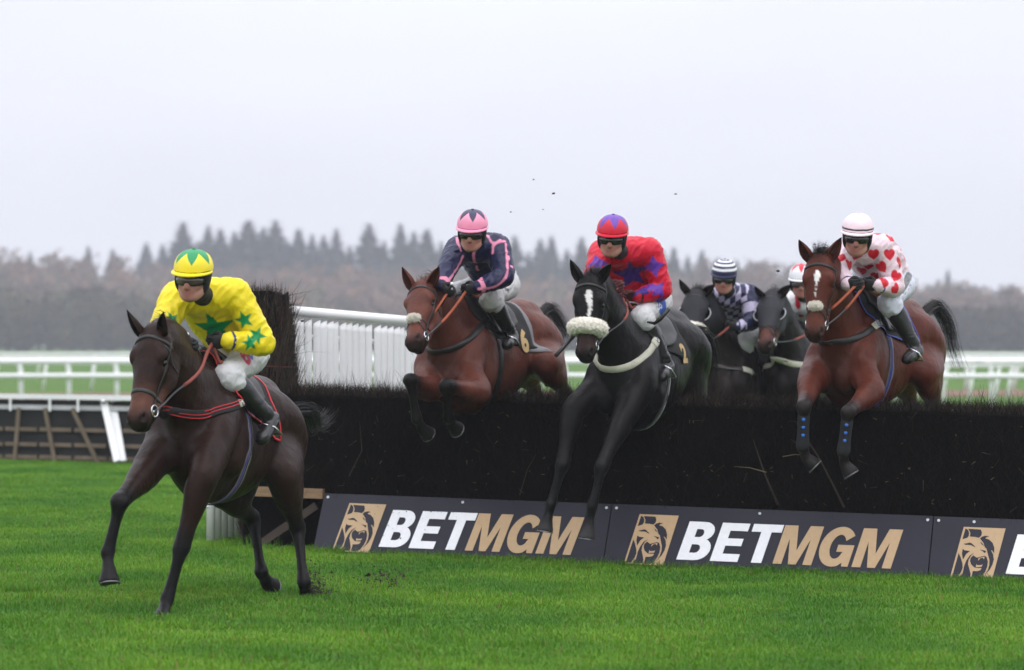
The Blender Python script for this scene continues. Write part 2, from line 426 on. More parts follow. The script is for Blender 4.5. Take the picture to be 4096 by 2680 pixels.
def blades(n, size, h0, h1, seed, z=lambda x, y: 0, ctr=(0, 0), area=None):
    r = random.Random(seed); mb = MB()
    for i in range(n):
        if area: x, y = area(r)
        else: x = r.uniform(-size / 2, size / 2); y = r.uniform(-size / 2, size / 2)
        h = r.uniform(h0, h1) * (1.25 if r.random() < .06 else 1); a = r.uniform(0, 6.283); wd = r.uniform(.0022, .0042)
        lean = r.uniform(.1, .8) * h; dx, dy = math.cos(a), math.sin(a); b_ = a + r.uniform(1, 2.1)
        ex, ey = math.cos(b_) * wd, math.sin(b_) * wd; z0 = z(x, y) - .004
        k = r.random(); c = (.056 + .075 * k, .200 + .11 * k, .010 + .008 * k)
        if r.random() < .06: c = (.16, .15, .05)
        mb.add([(x - ex, y - ey, z0), (x + ex, y + ey, z0), (x + dx * lean * .35 + ex * .8, y + dy * lean * .35 + ey * .8, z0 + h * .6),
                (x + dx * lean * .35 - ex * .8, y + dy * lean * .35 - ey * .8, z0 + h * .6), (x + dx * lean, y + dy * lean, z0 + h)],
               [(0, 1, 2, 3), (3, 2, 4)], c)
    return mb
patch = blades(3000, .8, .016, .046, 3)
gp = patch.build('grass', M['grass'], None, False, True); gp.location = (1.3, 17.6, gz(1.3, 17.6)); tag(gp, 'short green turf blades in front of the fence', 'grass', kind='stuff')
pv = []
r_ = random.Random(5); y = 14.4
while y < 47:
    st = .42 if y < 30 else .5
    x = -(y / 6 + .8)
    while x < y / 6 + .8:
        px, py = x + r_.uniform(-.12, .12), y + r_.uniform(-.12, .12); pv.append((px, py, gz(px, py))); x += st
    y += st
gm = newmesh('grass', pv, []); go = bpy.data.objects.new('grass', gm); COL.objects.link(go)
tag(go, 'short bright green turf covering the race track', 'grass', kind='stuff')
ng = bpy.data.node_groups.new('turf_scatter', 'GeometryNodeTree')
ng.interface.new_socket('Geometry', in_out='INPUT', socket_type='NodeSocketGeometry'); ng.interface.new_socket('Geometry', in_out='OUTPUT', socket_type='NodeSocketGeometry')
gi = ng.nodes.new('NodeGroupInput'); gout = ng.nodes.new('NodeGroupOutput')
m2p = ng.nodes.new('GeometryNodeMeshToPoints'); iop = ng.nodes.new('GeometryNodeInstanceOnPoints'); oi = ng.nodes.new('GeometryNodeObjectInfo')
oi.inputs['Object'].default_value = gp; oi.transform_space = 'ORIGINAL'
rv = ng.nodes.new('FunctionNodeRandomValue'); rv.data_type = 'FLOAT_VECTOR'; rv.inputs[0].default_value = (-.04, -.04, 0); rv.inputs[1].default_value = (.04, .04, 6.283)
rs = ng.nodes.new('FunctionNodeRandomValue'); rs.data_type = 'FLOAT_VECTOR'; rs.inputs[0].default_value = (.9, .9, .7); rs.inputs[1].default_value = (1.1, 1.1, 1.3)
L = ng.links.new
L(gi.outputs[0], m2p.inputs[0]); L(m2p.outputs[0], iop.inputs['Points']); L(oi.outputs['Geometry'], iop.inputs['Instance'])
L(rv.outputs[0], iop.inputs['Rotation']); L(rs.outputs[0], iop.inputs['Scale']); L(iop.outputs[0], gout.inputs[0])
md = go.modifiers.new('scatter', 'NODES'); md.node_group = ng

# ================================================================ the fence and its fittings
AL = math.radians(18)
O_ = Vector((-1.46, 24.0, gz(-1.46, 24)))
ex = Vector((math.cos(AL), -math.sin(AL), -.02)).normalized(); ey = Vector((math.sin(AL), math.cos(AL), 0)); ez = Vector((0, 0, 1))
FM = Matrix(((ex.x, ey.x, ez.x, O_.x), (ex.y, ey.y, ez.y, O_.y), (ex.z, ey.z, ez.z, O_.z), (0, 0, 0, 1)))
def fp(x, y, z): return FM @ Vector((x, y, z))
M['brushcore'] = mat('packed_birch', (.003, .0027, .0024), rough=.95, noise_s=30, noise_a=.5, bump=.6, bump_s=40, spec=.05)
M['twig'] = mat('birch_twig', attr=True, rough=.85, spec=.12)
FX0, FX1 = -.72, 7.2; FTOP = 1.305
def fy(z): return .03 + .22 * max(0, (z - .40) / .9)           # the front face leans back
bf = thing('brush_fence', fp(0, .5, 0), 'long dark birch brush steeplechase fence with bristly level top', 'fence')
mb = MB()
prof = [(.06, .02), (fy(.45) + .02, .45), (fy(.9) + .02, .9), (fy(1.2) + .03, 1.2), (.33, FTOP - .075), (.6, FTOP - .06), (.9, FTOP - .10), (1.05, 1.1), (1.1, .02)]
K = 40
for i in range(K + 1):
    x = FX0 + (FX1 - FX0) * i / K
    mb.v += [tuple(fp(x, a, b)) for a, b in prof]
n_ = len(prof)
for i in range(K):
    for j in range(n_): mb.f.append((i * n_ + j, i * n_ + (j + 1) % n_, (i + 1) * n_ + (j + 1) % n_, (i + 1) * n_ + j))
mb.f += [tuple(range(n_)), tuple(range(K * n_, K * n_ + n_))[::-1]]; mb.c = [(1, 1, 1)] * len(mb.v)
mb.build('packed_birch', M['brushcore'], bf, False)
def twig(mb, p, d, L, r, wd, cdark=1.0, bend=.15):
    p = Vector(p); d = Vector(d).normalized(); x = d.cross(Vector((r.gauss(0, 1), r.gauss(0, 1), r.gauss(0, 1)))).normalized() * wd / 2
    b = Vector((r.gauss(0, bend), r.gauss(0, bend), r.gauss(0, bend)))
    a = [p, p + d * L * .5 + b * L * .3, p + d * L + b * L]
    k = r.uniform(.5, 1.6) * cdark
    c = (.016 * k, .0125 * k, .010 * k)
    u = r.random(); kk = min(1, cdark * .7)
    if u < .05: c = (.075 * kk, .028 * kk, .022 * kk)
    elif u < .075: c = (.12 * kk, .10 * kk, .07 * kk)
    v = []
    for i, q in enumerate(a):
        wv = 1 - .42 * i; v += [q - x * wv, q + x * wv]
    mb.add(v, [(0, 1, 3, 2), (2, 3, 5, 4)], c)
r = random.Random(11); mb = MB()
for i in range(15000):                                  # face
    x = r.uniform(FX0, FX1); z = r.uniform(.3, FTOP - .05)
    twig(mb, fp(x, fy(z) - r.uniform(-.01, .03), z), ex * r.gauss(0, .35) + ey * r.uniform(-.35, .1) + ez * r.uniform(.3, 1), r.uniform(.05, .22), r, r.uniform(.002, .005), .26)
for i in range(30000):                                  # bristly top
    x = r.uniform(FX0, FX1); y = r.uniform(.22, 1.0); z = FTOP - .06 - .06 * max(0, y - .75) + .012 * noise.noise(Vector((x * 5, y * 5, 0)))
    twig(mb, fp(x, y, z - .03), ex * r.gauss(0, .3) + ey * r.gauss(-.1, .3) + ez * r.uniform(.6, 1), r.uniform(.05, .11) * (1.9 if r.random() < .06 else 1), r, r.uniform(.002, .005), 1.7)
for i in range(230):                                    # loose bark flecks and pale stems
    x = r.uniform(FX0, FX1); z = r.uniform(.48, 1.25)
    p = fp(x, fy(z) - .045, z); d = ex * r.gauss(0, .6) + ez * r.uniform(-1, .6); d.normalize(); L_ = r.choice([.012, .02, .03, .08]) * r.uniform(.6, 1.2); wd = .007 if L_ < .04 else .0025
    k = r.uniform(.35, 1); xx = d.cross(ey).normalized() * wd / 2
    mb.add([p - xx, p + xx, p + d * L_ + xx * .4, p + d * L_ - xx * .4], [(0, 1, 2, 3)], (.15 * k, .125 * k, .085 * k))
mb.build('birch_twig', M['twig'], bf, False, True)
mb = MB()                                               # long poking branches
def branch(pts, wd, c=(.05, .042, .032)):
    mb = MB(); mb.tube([fp(*p) for p in pts], [wd * (1 - .8 * i / (len(pts) - 1)) for i in range(len(pts))], 5, c); mb.build('branch', M['twig'], bf, True, True)
branch([(3.62, -.0, .50), (3.52, .0, .72), (3.42, .04, .98)], .011); branch([(3.53, -.005, .74), (3.40, -.0, .77), (3.28, 0, .775)], .004, (.22, .18, .12))
branch([(4.12, -.0, .50), (3.93, .03, .85), (3.74, .06, 1.12)], .010); branch([(5.9, 0, .6), (6.0, .02, .8), (5.85, .06, 1.0)], .007)
branch([(3.65, .02, .86), (3.75, .0, .88), (3.9, -.01, .87)], .004, (.22, .18, .12))
branch([(.2, 0, .6), (.3, .02, .8), (.27, .05, 1.02)], .006); branch([(1.6, -.01, .5), (1.66, 0, .7), (1.73, 0, .82)], .005)

# brush pillar that closes the fence
bp = thing('brush_pillar', fp(-.5, .5, 0), 'tall upright bundle of dark birch twigs closing the fence end', 'brush pillar')
mb = MB(); nn = 22
for k, z in enumerate([0, .4, .9, 1.4, 1.8, 2.02]):
    for j in range(nn):
        a = 2 * math.pi * j / nn; wx = .27 - .035 * z + .0 ; mb.v.append(tuple(fp(-.64 - .055 * z + .0 + wx * math.cos(a), .55 + .24 * math.sin(a), z + .02 * math.sin(a * 5))))
mb.f = [(i * nn + j, i * nn + (j + 1) % nn, (i + 1) * nn + (j + 1) % nn, (i + 1) * nn + j) for i in range(5) for j in range(nn)] + [tuple(range(5 * nn, 6 * nn))]
mb.c = [(1, 1, 1)] * len(mb.v); mb.build('packed_birch', M['brushcore'], bp)
mb = MB(); r = random.Random(21)
for i in range(8000):
    z = r.uniform(0, 1.98) if r.random() < .8 else r.uniform(1.8, 2.0); a = r.uniform(math.pi, 2 * math.pi) if r.random() < .8 else r.uniform(0, math.pi); wx = .275 - .035 * z
    top = z > 1.8
    q = r.uniform(.2, 1) if top else 1
    p = fp(-.64 - .055 * z + q * wx * math.cos(a), .55 + q * .245 * math.sin(a), z)
    out_ = ex * math.cos(a) + ey * math.sin(a)
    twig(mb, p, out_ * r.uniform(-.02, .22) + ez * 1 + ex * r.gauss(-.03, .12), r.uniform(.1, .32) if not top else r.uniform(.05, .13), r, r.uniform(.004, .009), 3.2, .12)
for i in range(120):
    z = r.uniform(.9, 2.0); a = r.uniform(-.9, .6); wx = .27 - .035 * z; p = fp(-.64 - .055 * z + wx * math.cos(a), .55 + .24 * math.sin(a), z)
    twig(mb, p, ex * r.uniform(.2, .9) + ez * r.uniform(-.1, 1) + ey * r.gauss(0, .3), r.uniform(.06, .25), r, .0035, 1.2, .3)
mb.build('birch_twig', M['twig'], bp, False, True)
mb = MB(); mb.tube([fp(-.64 - .055 * 1.42 + .235 * math.cos(a), .55 + .255 * math.sin(a), 1.44 - .01 * math.cos(a)) for a in [math.pi + k * math.pi / 12 for k in range(13)]], .0035, 5)
mb.build('binding_cord', mat('cord', (.30, .10, .09), .8), bp)

# sponsor boards along the foot of the fence
M['board'] = mat('board_face', (.019, .019, .029), rough=.5, noise_s=2.2, noise_a=.16, bump=.05, bump_s=25, spec=.2)
M['boardgold'] = mat('board_gold', (.43, .29, .155), rough=.5, noise_s=30, noise_a=.06)
M['boardwhite'] = mat('board_white', (.74, .74, .77), rough=.5, noise_s=30, noise_a=.05)
M['bolt'] = mat('bolt_cap', (.55, .55, .58), rough=.5)
BL = Vector((0, .27, .475)); BH = BL.length; bz = (ey * BL.y + ez * BL.z).normalized(); bn = ex.cross(bz) * 1.0     # bn faces the track
if bn.dot(Vector((0, -1, 0))) < 0: bn = -bn
B0 = fp(0, -.28, -.02)
def arc(cx, cy, rx, ry, a0, a1, n=10): return [(cx + rx * math.cos(math.radians(a0 + (a1 - a0) * i / n)), cy + ry * math.sin(math.radians(a0 + (a1 - a0) * i / n))) for i in range(n + 1)]
def glyph(ch):
    if ch == 'B':
        return .82, [[(0, 0)] + [(.42, 0)] + arc(.44, .29, .33, .29, -90, 70) + arc(.42, .75, .30, .25, -60, 90) + [(0, 1)],
                     [(.26, .19), (.26, .41)] + arc(.40, .30, .10, .11, 90, -90, 6), [(.26, .60), (.26, .81)] + arc(.38, .705, .09, .105, 90, -90, 6)]
    if ch == 'E': return .76, [[(0, 0), (.70, 0), (.70, .2), (.26, .2), (.26, .41), (.66, .41), (.66, .6), (.26, .6), (.26, .8), (.70, .8), (.70, 1), (0, 1)]]
    if ch == 'T': return .76, [[(.25, 0), (.51, 0), (.51, .8), (.76, .8), (.76, 1), (0, 1), (0, .8), (.25, .8)]]
    if ch == 'M': return 1.0, [[(0, 0), (.22, 0), (.22, .66), (.39, 0), (.58, 0), (.75, .66), (.75, 0), (.97, 0), (.97, 1), (.64, 1), (.485, .36), (.33, 1), (0, 1)]]
    if ch == 'G':
        o = arc(.43, .5, .43, .515, 42, 318, 30)
        i_ = arc(.43, .5, .175, .30, 318, 50, 24)
        return .90, [arc(.43, .5, .43, .515, 35, 290, 30) + [(.66, .10), (.68, 0), (.84, 0), (.84, .55), (.44, .55), (.44, .37), (.60, .37)] + arc(.44, .5, .185, .31, 305, 30, 24)[0:]]
def fill2d(name, loops, m, parent, u0, v0, sc, shear, lift, sx=1.0):
    cu = bpy.data.curves.new(name, 'CURVE'); cu.dimensions = '2D'; cu.fill_mode = 'BOTH'; cu.extrude = .0008
    for lp in loops:
        s = cu.splines.new('POLY'); s.points.add(len(lp) - 1); s.use_cyclic_u = True
        for k, (a, b) in enumerate(lp): s.points[k].co = (a, b, 0, 1)
    t = bpy.data.objects.new(name, cu); COL.objects.link(t); bpy.context.view_layer.update()
    me = bpy.data.meshes.new_from_object(t.evaluated_get(bpy.context.evaluated_depsgraph_get())); bpy.data.objects.remove(t); bpy.data.curves.remove(cu)
    for q in me.vertices:
        a, b, c = q.co; q.co = B0 + ex * (u0 + a * sc * sx + b * sc * shear) + bz * (v0 + b * sc) + bn * (lift + c)
    me.materials.clear(); me.name = name
    return link(name, me, m, parent, False)
SH = .20
def board(u0, u1, dz, cut, label):
    t = thing('advertising_board', B0 + ex * (u0 + u1) / 2, label, 'advertising board', 'advertising boards along the fence')
    mb = MB(); g_ = .004
    pts = [(u0 + g_, 0), (u1 - g_, 0), (u1 - g_, BH), (u0 + g_, BH)]
    v = [B0 + ex * a + bz * b + bn * (dz + c) for c in (0, .012) for a, b in pts]
    mb.add(v, [(0, 1, 2, 3)[::-1], (4, 5, 6, 7), (0, 1, 5, 4), (1, 2, 6, 5), (2, 3, 7, 6), (3, 0, 4, 7)])
    mb.build('panel', M['board'], t, False)
    mb = MB()
    for a in ([u0 + .04, u0 + 1.15, u1 - .04] if not cut else [u0 + .04, u0 + .30, u0 + 1.0]):
        for c_ in (.035,):
            p = B0 + ex * a + bz * (BH - c_) + bn * (dz + .014); mb = MB(); mb.tube([p, p + bn * .004], .011, 10); mb.build('bolt_cap', M['bolt'], t, False)
    li = dz + .0155
    k = (u1 - u0) / 2.34
    e0 = u0 + .17; eh = .417; ev = .05
    em = fill2d('emblem_panel', [[(-.02, 0), (.71, 0), (.81, 1.0), (.08, 1.0)]], M['boardgold'], t, e0, ev, eh, .06, li)
    lion(em, e0, ev, eh, li + .002)
    x = u0 + .535 * k; lh = .318; lv = .105
    for ch in 'BETMGM':
        w_, lp = glyph(ch)
        fill2d('letter', lp, M['boardwhite'] if ch in 'BET' else M['boardgold'], t, x, lv, lh, SH, li, .90 * k)
        x += w_ * lh * .90 * k + .010 * k
    return t
def lion(par, e0, ev, eh, li):
    """roaring big-cat head: dark shapes on the gold panel, then its teeth in gold"""
    def q(pts):
        o = []
        for x, y in pts: v_ = (790 - y) / 712; o.append((-.02 + .10 * v_ + .73 * (x - 62 - 303 * v_) / 620, v_))
        return o
    D = [[(388, 100), (425, 120), (432, 160), (425, 195), (400, 225), (322, 250)],
         [(430, 103), (615, 108), (625, 150), (610, 190), (570, 220), (520, 210), (440, 208), (452, 160)],
         [(585, 230), (620, 205), (670, 190), (725, 197), (680, 210), (665, 228), (720, 240), (765, 285), (780, 350), (768, 425), (740, 385), (725, 385), (750, 440), (750, 510), (720, 580), (670, 650), (580, 730), (640, 660), (672, 590), (685, 520), (672, 440), (668, 400), (665, 370), (640, 345), (630, 290), (600, 250)],
         [(330, 312), (365, 325), (400, 322), (440, 325), (497, 352), (488, 335), (450, 300), (420, 293), (380, 305)],
         [(580, 275), (600, 310), (632, 328), (605, 290)], [(565, 382), (640, 395), (652, 400), (628, 428), (605, 405)],
         [(308, 382), (330, 400), (412, 408), (350, 450), (292, 527), (288, 450)],
         [(455, 465), (500, 495), (620, 465), (648, 480), (658, 540), (640, 610), (600, 680), (540, 745), (480, 775), (385, 775), (415, 680), (480, 678), (530, 665), (555, 632), (450, 630), (405, 590), (395, 540), (410, 500)],
         [(240, 440), (262, 500), (278, 580), (272, 640), (240, 700), (180, 768), (95, 768), (120, 720)],
         [(468, 432), (420, 470), (375, 530), (358, 590), (372, 660), (380, 720), (360, 772), (200, 770), (260, 720), (300, 610), (340, 540), (400, 470)]]
    fill2d('emblem_lines', [q(d) for d in D], M['board'], par, e0, ev, eh, .06, li)
    for t_ in ([(515, 532), (530, 500), (620, 478), (605, 515), (590, 492), (545, 505), (525, 530)], [(468, 625), (485, 585), (495, 600), (555, 595), (575, 585), (555, 618)]):
        fill2d('emblem_tooth', [q(t_)], M['boardgold'], par, e0, ev, eh, .06, li + .002)
board(0, 2.34, 0, False, 'dark board with gold lion emblem and lettering nearest the galloping lead horse')
board(2.34, 4.79, .003, False, 'dark board with full white and gold lettering in the middle of the row')
board(4.79, 7.24, 0, True, 'dark board cut off by the right edge of the photo')
# mud flecks thrown on the first board
mb = MB(); r = random.Random(8)
for i in range(90):
    a = .45 + abs(r.gauss(0, .45)); b = r.uniform(.03, .46); s_ = abs(r.gauss(0, .0026)) + .0012; c = B0 + ex * a + bz * b + bn * .0195
    mb.add([c + ex * s_ * r.uniform(.6, 1.4) * math.cos(k * 1.257) + bz * s_ * r.uniform(.6, 1.6) * math.sin(k * 1.257) for k in range(5)], [(0, 1, 2, 3, 4)])
mf = mb.build('mud_flecks', mat('dried_mud', (.03, .026, .024), .9), [o for o in bpy.data.objects if o.name == 'advertising_board'][0], False); mf['kind'] = 'stuff'
# long untrimmed grass along the foot of the boards and round the picket panel
mb = MB(); r = random.Random(17)
for i in range(5200):
    a = r.uniform(-.9, 7.0); p = fp(a, -.30 - abs(r.gauss(0, .07)), 0); clump = .5 + .5 * noise.noise(Vector((a * 3.1, 0, 0)));
    if a < -.35: p = fp(a, r.uniform(-.25, .35), 0); clump = 1
    h_ = r.uniform(.03, .07) + .085 * clump * r.random(); t_ = Vector((r.gauss(0, .4), r.gauss(-.15, .3), 1)).normalized(); x_ = Vector((r.gauss(0, 1), r.gauss(0, 1), 0)).normalized() * .0024; k = r.random()
    z0 = gz(p.x, p.y); p.z = z0 - .005; m_ = p + t_ * h_ * .55 + Vector((0, 0, h_ * .1)); q_ = p + t_ * h_ + Vector((t_.x, t_.y, 0)) * h_ * .5
    mb.add([p - x_, p + x_, m_ + x_ * .8, m_ - x_ * .8, q_], [(0, 1, 2, 3), (3, 2, 4)], (.045 + .06 * k, .15 + .10 * k, .012 + .008 * k))
tag(mb.build('long_grass', M['grass'], None, False, True), 'longer uncut grass along the foot of the advertising boards', 'grass', kind='stuff')
mb = MB(); r = random.Random(23)                        # scuffed, yellowed turf where the horses land
for i in range(3600):
    c_ = r.choice([(-1.0, 21.4, .5, .7), (-1.0, 21.4, .5, .7), (.6, 21.2, .5, .5), (2.3, 20.6, .5, .5), (-2.3, 19.0, .35, .5)]); x = r.gauss(c_[0], c_[2]); y = r.gauss(c_[1], c_[3]); z0 = gz(x, y)
    h_ = r.uniform(.02, .055); a = r.uniform(0, 6.283); k = r.random(); p = Vector((x, y, z0)); x_ = Vector((math.sin(a), -math.cos(a), 0)) * .002; q_ = p + Vector((math.cos(a) * h_ * .9, math.sin(a) * h_ * .9, h_))
    mb.add([p - x_, p + x_, q_], [(0, 1, 2)], (.16 + .1 * k, .15 + .07 * k, .035 + .02 * k) if r.random() < .8 else (.05, .035, .02))
tag(mb.build('worn_grass', M['grass'], None, False, True), 'thin yellowed worn grass where the horses land', 'grass', kind='stuff')
# timber at the open end
M['timber'] = mat('timber', (.24, .15, .085), rough=.8, noise_s=8, noise_a=.25, stretch=(1, 1, 9))
M['darkwood'] = mat('dark_timber', (.055, .04, .032), rough=.9, noise_s=8, noise_a=.25)
o = MB(); o.beam(fp(-.66, -.02, .455), fp(-.005, -.02, .455), .05, .075); tag(o.build('timber_rail', M['timber'], None, False), 'pale sawn timber rail at the foot of the fence end', 'timber rail')
o = MB(); o.beam(fp(-.52, -.10, .04), fp(-.08, .015, .36), .04, .06); tag(o.build('timber_brace', M['darkwood'], None, False), 'dark slanting timber brace below the pale rail', 'timber brace')

# white wing rails beyond the fence
wg = thing('wing_fence', P(1300, 2100, 25.6), 'white wing fence of close pickets behind the brush pillar', 'wing fence')
A = Vector((-1.95, 24.9, 0)); B = Vector((-.55, 26.6, 0)); n_p = 33
def wtop(t): return 1.905 - .115 * t
d_ = (B - A).normalized()
mb = MB(); mb.tube([A + ez * wtop(0), B + ez * wtop(1)], .043, 14); mb.build('top_rail', M['white'], wg)
mb = MB(); yb = Vector((d_.y, -d_.x, 0)); back = -yb if yb.y < 0 else yb
mb.tube([A + ez * (wtop(0) - .20) + back * .05, B + ez * (wtop(1) - .19) + back * .05], .022, 10); mb.build('mid_rail', M['white'], wg)
wr = random.Random(4)
for i in range(27):
    t = (i + .3) / 26.6; p = A.lerp(B, t); mb = MB(); z1 = wtop(t) - .075
    lean = Vector((wr.uniform(-.008, .008), 0, 0)); n = 10; ww = .0415
    ptsv = []
    hz = [(0, 1.0), (.5, 1.0), (z1 - .05, 1.0), (z1, 1.0)]
    vs = []
    for z, s_ in hz:
        for j in range(n):
            a = 2 * math.pi * j / n
            zz = z + (0.02 * math.cos(a) if z == z1 else 0)
            vs.append(p + lean * z + d_ * math.cos(a) * ww * s_ + back * math.sin(a) * .016 + ez * zz)
    fs = [(q * n + j, q * n + (j + 1) % n, (q + 1) * n + (j + 1) % n, (q + 1) * n + j) for q in range(3) for j in range(n)] + [tuple(range(3 * n, 4 * n))]
    mb.add(vs, fs); mb.build('picket', M['white'], wg)
pw = thing('picket_panel', fp(-.95, .4, 0), 'short white round picket panel seen below the lead horse belly', 'picket panel')
for i in range(6):
    px = 490 + i * 15; Y = 24.7 + .12 * i
    b = Vector(((px - 1190) / 7140 * Y, Y, 0)); b.z = gz(b.x, b.y)
    mb = MB(); mb.tube([b, b + ez * .95], .036, 14)
    mb.build('picket', M['white'], pw)
    if i < 5:
        c = Vector(((px + 14 - 1190) / 7140 * (Y + .12), Y + .12, gz(b.x, b.y))); mb = MB()
        for z in (.30, .72): mb = MB(); mb.tube([b + ez * z - Vector((.03, .045, 0)), c + ez * z - Vector((-.0, .045, 0))], .010, 6); mb.build('tie_bar', M['white'], pw)

# hurdle on the left
hd = thing('hurdle', Vector((-6, 41, .1)), 'long low black padded hurdle with timber lattice and white top rail at left', 'hurdle')
HA = P(-260, 1585, 41.0); HB = P(1000, 1605, 39.6); HA.z = .94; HB.z = .90
hx = (HB - HA).normalized(); hz0 = .02; hb = Vector((-hx.y, hx.x, 0)).normalized()
def hp(t, z, o=0):
    p = HA.lerp(HB, t); return Vector((p.x, p.y, z - .035 * t)) + hb * o
M['pad'] = mat('black_padding', (.008, .009, .009), rough=.8, bump=.2, bump_s=20)
M['slat'] = mat('weathered_slat', (.15, .115, .08), rough=.85, noise_s=6, noise_a=.25)
M['slatlow'] = mat('brown_kickboard', (.075, .05, .035), rough=.9, noise_s=4, noise_a=.3)
mb = MB(); mb.beam(hp(0, .46, .09), hp(1, .46, .09), .05, .86); mb.build('padding', M['pad'], hd, False)
mb = MB(); mb.beam(hp(0, .93), hp(1, .93), .075, .06); mb.build('top_rail', M['white'], hd, False)
mb = MB(); mb.beam(hp(0, .79, .04), hp(1, .79, .04), .04, .06); mb.build('lower_rail', mat('grey_white_paint', (.5, .5, .52), .6, noise_s=5), hd, False)
for z in (.50, .30, .135):
    for k in range(9):
        mb = MB(); mb.beam(hp(k / 9 + .004, z, .035), hp(k / 9 + .105, z - .003, .035), .03, .05); mb.build('slat', M['slat'], hd, False)
mb = MB(); mb.beam(hp(0, .05, .05), hp(1, .05, .05), .03, .15); mb.build('kickboard', M['slatlow'], hd, False)
for (xa, xb) in ((262, 232), (65, 45), (175, 220), (290, 405), (-60, -60), (700, 690), (600, 640)):
    pa = P(xa, 1620, 40.4); pb = P(xb, 1835, 40.4); ta = (pa.x - HA.x) / (HB.x - HA.x); tb = (pb.x - HA.x) / (HB.x - HA.x)
    if xa == 262: continue
    mb = MB(); mb.beam(hp(ta, .78, 0), hp(tb, .02, 0), .05, .03, hb); mb.build('brace', M['slat'], hd, False)
for sx_ in (33, 200, 318, 560, 700):
    p = P(sx_, 1600, 40.4); t = (p.x - HA.x) / (HB.x - HA.x); mb = MB(); mb.beam(hp(t, .74, -.03), hp(t, .92, -.03), .03, .012, hb); mb.build('rail_bracket', M['white'], hd, False)
hs = thing('hurdle_support', P(450, 1840, 39.9), 'white leaning post supporting the hurdle beside the lead horse muzzle', 'hurdle post')
mb = MB(); 
for (xa, xb, dy) in ((413, 470, 0), (448, 492, .05)):
    mb = MB(); mb.beam(P(xa, 1592, 40.3 + dy), P(xb, 1846, 39.9 + dy), .09, .05, Vector((0, 1, 0))); mb.build('upright', M['white'], hs, False)
mb = MB(); p = P(430, 1600, 40.2)
for q in (P(413, 1606, 40.22), P(450, 1604, 40.22)): mb = MB(); mb.tube([q, q + Vector((0, -.05, 0))], .028, 12); mb.build('socket', M['metal'], hs)

# running rails on the far side
def rail(label, pts, z, spacing, goose, mid=None, r=.05):
    c = pts[len(pts) // 2]; t = thing('running_rail', Vector((c[0], c[1], 0)), label, 'running rail', 'white running rails round the course')
    mb = MB(); mb.tube([(x, y, z) for x, y in pts], r, 10); mb.build('top_rail', M['white'], t)
    if mid:
        mb = MB(); mb.tube([(x, y - .1, mid) for x, y in pts], r * .9, 10); mb.build('lower_rail', M['white'], t)
    d = 0; last = None; cnt = 0
    for (x0, y0), (x1, y1) in zip(pts[:-1], pts[1:]):
        L_ = math.hypot(x1 - x0, y1 - y0); s_ = (-d) % spacing if last is not None else spacing / 2
        while s_ < L_:
            x = x0 + (x1 - x0) * s_ / L_; y = y0 + (y1 - y0) * s_ / L_; mb = MB()
            if goose: mb.tube([(x - .34, y, z), (x - .16, y, z + .01), (x - .04, y, z - .05), (x, y, z - .18), (x + .01, y, z - .5), (x + .02, y, 0)], .062, 8)
            else: mb.tube([(x, y, z), (x - .13, y, 0)], .05, 8)
            if cnt < 99: mb.build('post', M['white'], t); cnt += 1
            s_ += spacing
        d += L_; last = 1
rail('nearest white running rail with curved necked posts and a lower bar', [(-17, 73.5), (-6, 75), (6, 75), (18, 72)], 1.17, 1.15, True, .82, .075)
rail('middle white running rail on slanting straight posts', [(-24, 100), (-8, 104), (8, 104), (26, 98)], 1.08, 1.6, False, None, .07)
rail('farthest white running rail near the trees', [(-40, 128), (-10, 138), (12, 136), (40, 120)], 1.1, 2.4, False, None, .07)

rail('white running rail curving away at the right behind the bright bay', [(9.5, 80), (14, 86), (20, 90)], .98, 1.5, False, None, .045)
# ================================================================ woods
def leafm(name, col): return mat(name, attr=True, rough=.9, spec=.1)
M['leaf'] = leafm('foliage', None); M['bark'] = mat('bark', (.05, .04, .035), rough=.95)
def clumps(mb, r, ctr, rad, n, size, col, cv=.3, shell=.5):
    for i in range(n):
        d = Vector((r.gauss(0, 1), r.gauss(0, 1), r.gauss(0, 1))).normalized() * (shell + (1 - shell) * r.random())
        p = Vector(ctr) + Vector((d.x * rad[0], d.y * rad[1], d.z * rad[2])); a = Vector((r.gauss(0, 1), r.gauss(0, 1), r.gauss(0, 1))).normalized(); b = a.orthogonal().normalized()
        s_ = size * r.uniform(.5, 1.2); k = 1 + r.uniform(-cv, cv); c = tuple(x * k for x in col); u = a.cross(b) * s_ * .6; b = b * s_
        mb.add([p - b - u * .3, p - b * .1 - u, p + b, p + u], [(0, 1, 2, 3)], c)
def tops(x):                       # display px -> height (display px above the horizon line) of the bare wood
    k = [(0, 222), (150, 215), (320, 205), (420, 180), (650, 190), (900, 185), (1100, 165), (1300, 160), (1500, 170), (1600, 195), (1800, 200), (1900, 175), (2100, 150), (2250, 142), (2380, 128)]
    for (a, b), (c, d) in zip(k[:-1], k[1:]):
        if x <= c: return b + (d - b) * (x - a) / (c - a)
    return k[-1][1]
r = random.Random(31); mb = MB()
